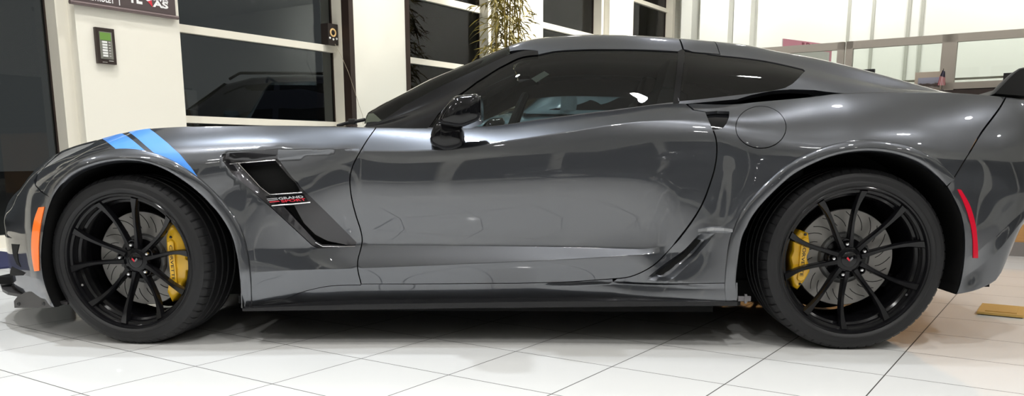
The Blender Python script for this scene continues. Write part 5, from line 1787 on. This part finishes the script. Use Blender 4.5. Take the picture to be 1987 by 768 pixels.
# ---- other cars
def make_suv(name, paint, glassm, label, org, rz, plate=True, tail_on=False):
    v = empty(name, tuple(org), rz)
    tag(v, label, 'car')
    st = [  # x, half width, z sill, z shoulder, z top(centre), roundness
        (0.00, .62, .42, .70, .78), (.05, .76, .36, .80, .90), (.20, .87, .28, .92, .99), (.60, .93, .25, 1.00, 1.06), (1.15, .94, .25, 1.05, 1.13), (1.35, .94, .25, 1.07, 1.15), (2.4, .95, .25, 1.09, 1.12), (3.6, .95, .25, 1.11, 1.13), (4.3, .93, .27, 1.12, 1.14), (4.6, .88, .34, 1.10, 1.14), (4.72, .80, .45, 1.02, 1.08)]
    rings = []
    for x, w_, zs, zh, zt_ in st:
        half = [(0, zs), (w_ * .86, zs), (w_ * .96, zs + .10), (w_, zs + .28), (w_ * .99, zh - .16), (w_ * .96, zh - .03), (w_ * .88, zh + .01), (w_ * .55, zt_ - .01), (0, zt_)]
        r = [(x, -a, z) for a, z in half] + [(x, a, z) for a, z in half[-2:0:-1]]
        rings.append(r)
    body = loft_rings(rings, 'body', paint, v)
    cab = [(1.20, 1.10, .80, 1.12, .86), (1.55, 1.10, .70, 1.36, .86), (1.95, 1.10, .62, 1.62, .87), (2.3, 1.10, .62, 1.70, .88), (3.0, 1.11, .62, 1.725, .89), (3.9, 1.12, .61, 1.69, .88), (4.35, 1.12, .58, 1.60, .85), (4.62, 1.12, .70, 1.20, .82)]
    rings = []
    for x, zb_, wr, zr_, wb in cab:
        half = [(wb, zb_), ((wb + wr) / 2 + .025, (zb_ + zr_) / 2), (wr + .02, zr_ - .05), (wr - .05, zr_), (0, zr_ + .02)]
        rings.append([(x, -a, z) for a, z in half] + [(x, a, z) for a, z in half[-2::-1]])
    loft_rings(rings, 'cabin', paint, v)

    def side(x, z):    # outer half-width of the cabin at x, z
        xs = [c[0] for c in cab]
        zb_, wr, zr_, wb = (np.interp(x, xs, [c[i] for c in cab]) for i in (1, 2, 3, 4))
        q = np.clip((z - zb_) / max(zr_ - .05 - zb_, .02), 0, 1)
        mid = (wb + wr) / 2 + .025
        return np.interp(q, [0, .5, 1], [wb, mid, wr + .02])

    def win(poly, nm):
        for s in (-1, 1):
            A = densify(poly, .06)
            xs = np.arange(min(p[0] for p in poly), max(p[0] for p in poly), .06); zs = np.arange(min(p[1] for p in poly), max(p[1] for p in poly), .05)
            G = np.array([(x, z) for x in xs for z in zs]); G = G[in_poly(G, A) & (seg_dist(G, A) > .015)]
            pts = [Vector(p) for p in A] + [Vector(p) for p in G]
            cv, ce, cf, _a, _b, _c = delaunay_2d_cdt(pts, [(i, (i + 1) % len(A)) for i in range(len(A))], [], 0, 1e-6)
            C = np.array([c[:] for c in cv]); T = np.array([f[:] for f in cf]); T = T[in_poly(C[T].mean(1), A)]
            m = MB(); m.add([(x, s * (side(x, z) + .006), z) for x, z in C], [tuple(t) for t in T])
            m.build(nm, glassm, v, smooth=True)
    win([(1.42, 1.14), (1.98, 1.52), (2.2, 1.60), (2.62, 1.63), (2.62, 1.15)], 'front_side_window')
    win([(2.70, 1.15), (2.70, 1.63), (3.45, 1.62), (3.50, 1.17)], 'rear_side_window')
    win([(3.58, 1.18), (3.54, 1.61), (4.15, 1.55), (4.30, 1.22)], 'quarter_side_window')
    m = MB()
    rows = [(1.24, 1.135, .74), (1.55, 1.355, .66), (1.93, 1.615, .57)]
    V = []
    for x, z, w_ in rows:
        for q in (-1, -.5, 0, .5, 1):
            V.append((x - .012 - .03 * (1 - q * q), w_ * q, z + .022))
    m.add(V, [(r * 5 + k, r * 5 + k + 1, r * 5 + k + 6, r * 5 + k + 5) for r in range(2) for k in range(4)])
    m.build('windshield', glassm, v, smooth=True)
    for s in (-1, 1):
        m = MB(); m.box((1.62, s * 1.06, 1.20), (.14, .22, .17), bev=.05); m.box((1.62, s * .93, 1.13), (.08, .12, .05), bev=.01)
        m.build('door_mirror', paint, v, smooth=True)
        m = MB(); m.tube([(2.0, s * .60, 1.68), (2.15, s * .60, 1.755), (4.0, s * .60, 1.745), (4.2, s * .58, 1.66)], .018, 8); m.build('roof_rail', M_SATBLK, v, smooth=True)
        m = MB(); m.box((.14, s * .66, .80), (.16, .30, .12), Matrix.Rotation(s * .35, 3, 'Z'), bev=.03); m.build('headlamp', M_LAMPIN, v, smooth=True)
        m = MB(); m.box((4.66, s * .68, .98), (.10, .24, .22), Matrix.Rotation(-s * .3, 3, 'Z'), bev=.03)
        m.build('tail_lamp', M_TAIL if tail_on else M_RED, v, smooth=True)
        for x in (.92, 3.75):
            m = MB().lathe([(.20, -.11), (.33, -.11), (.35, -.09), (.355, 0), (.35, .09), (.33, .11), (.20, .11)], 40)
            m2 = MB().lathe([(0, -.085), (.06, -.09), (.19, -.075), (.21, -.10)], 30)
            for q in range(5):
                t_ = 2 * PI * q / 5
                m2.box((.11 * math.cos(t_), -.09, .11 * math.sin(t_)), (.2, .02, .035), Matrix.Rotation(-t_, 3, 'Y'))
            for mm in (m, m2):
                mm.v = [(p[0] + x, (p[1] if s < 0 else -p[1]) + s * .85, p[2] + .355) for p in mm.v]
            multi('wheel', [(m, M_RUBBER), (m2, M_CHROME)], v)
    for a in range(5):
        pass
    m = MB(); m.box((.0, 0, .62), (.05, 1.0, .20), bev=.02); m.build('grille', M_SATBLK, v, smooth=True)
    if plate:
        m = MB(); m.add([(1.25, -.56, 1.215), (1.24, -.30, 1.215), (1.40, -.28, 1.325), (1.41, -.54, 1.325)], [(0, 1, 2, 3)])
        m.build('window_sticker', M_KEYW, v)
    return v


M_TAIL = pbr('lit_tail_lamp', (.6, .01, .03), .3, emit=(1, .03, .10), estr=2.0)
M_NAVY = pbr('navy_paint', (.006, .010, .040), .3, .1, .9)
M_TEAL = pbr('silver_blue_paint', (.25, .37, .43), .35, .2, .8)
M_DKGLASS = pbr('dark_car_glass', (.004, .005, .008), .05, spec=.25)
M_BLKPAINT = paint_mat('black_paint', (.02, .02, .022), .3)
head_ang = math.atan2(UA[1], UA[0])
# outside the first window: nose to the left
so, zo = wall_px(385, 160, -5.0)
make_suv('suv', M_NAVY, M_DKGLASS, 'dark navy SUV parked outside the window left of the sports car cabin', (-5.0, 8.5, -.1), .05).scale = (1.05, 1.05, 1.12)
sv2 = make_suv('suv', M_TEAL, M_DKGLASS, 'silver blue SUV parked behind the sports car, seen through its side window', (.08, 5.15, 0), .28, plate=False)
sv2.scale = (.95, .95, 1.03)
sv = make_suv('suv', M_BLKPAINT, M_DKGLASS, 'black SUV parked across the showroom, reflected in the sports car door', (1.0, -11.6, 0), .25, plate=False)
SC.view_settings.view_transform = 'Standard'
SC.view_settings.look = 'None'
SC.view_settings.gamma = 1
SC.view_settings.exposure = 0.0
SC.view_settings.use_curve_mapping = False
SC.cycles.max_bounces = 10
SC.cycles.transparent_max_bounces = 16
SC.cycles.glossy_bounces = 6
SC.cycles.use_denoising = True
SC.cycles.sample_clamp_indirect = 6
SC.cycles.caustics_reflective = False
SC.cycles.caustics_refractive = False
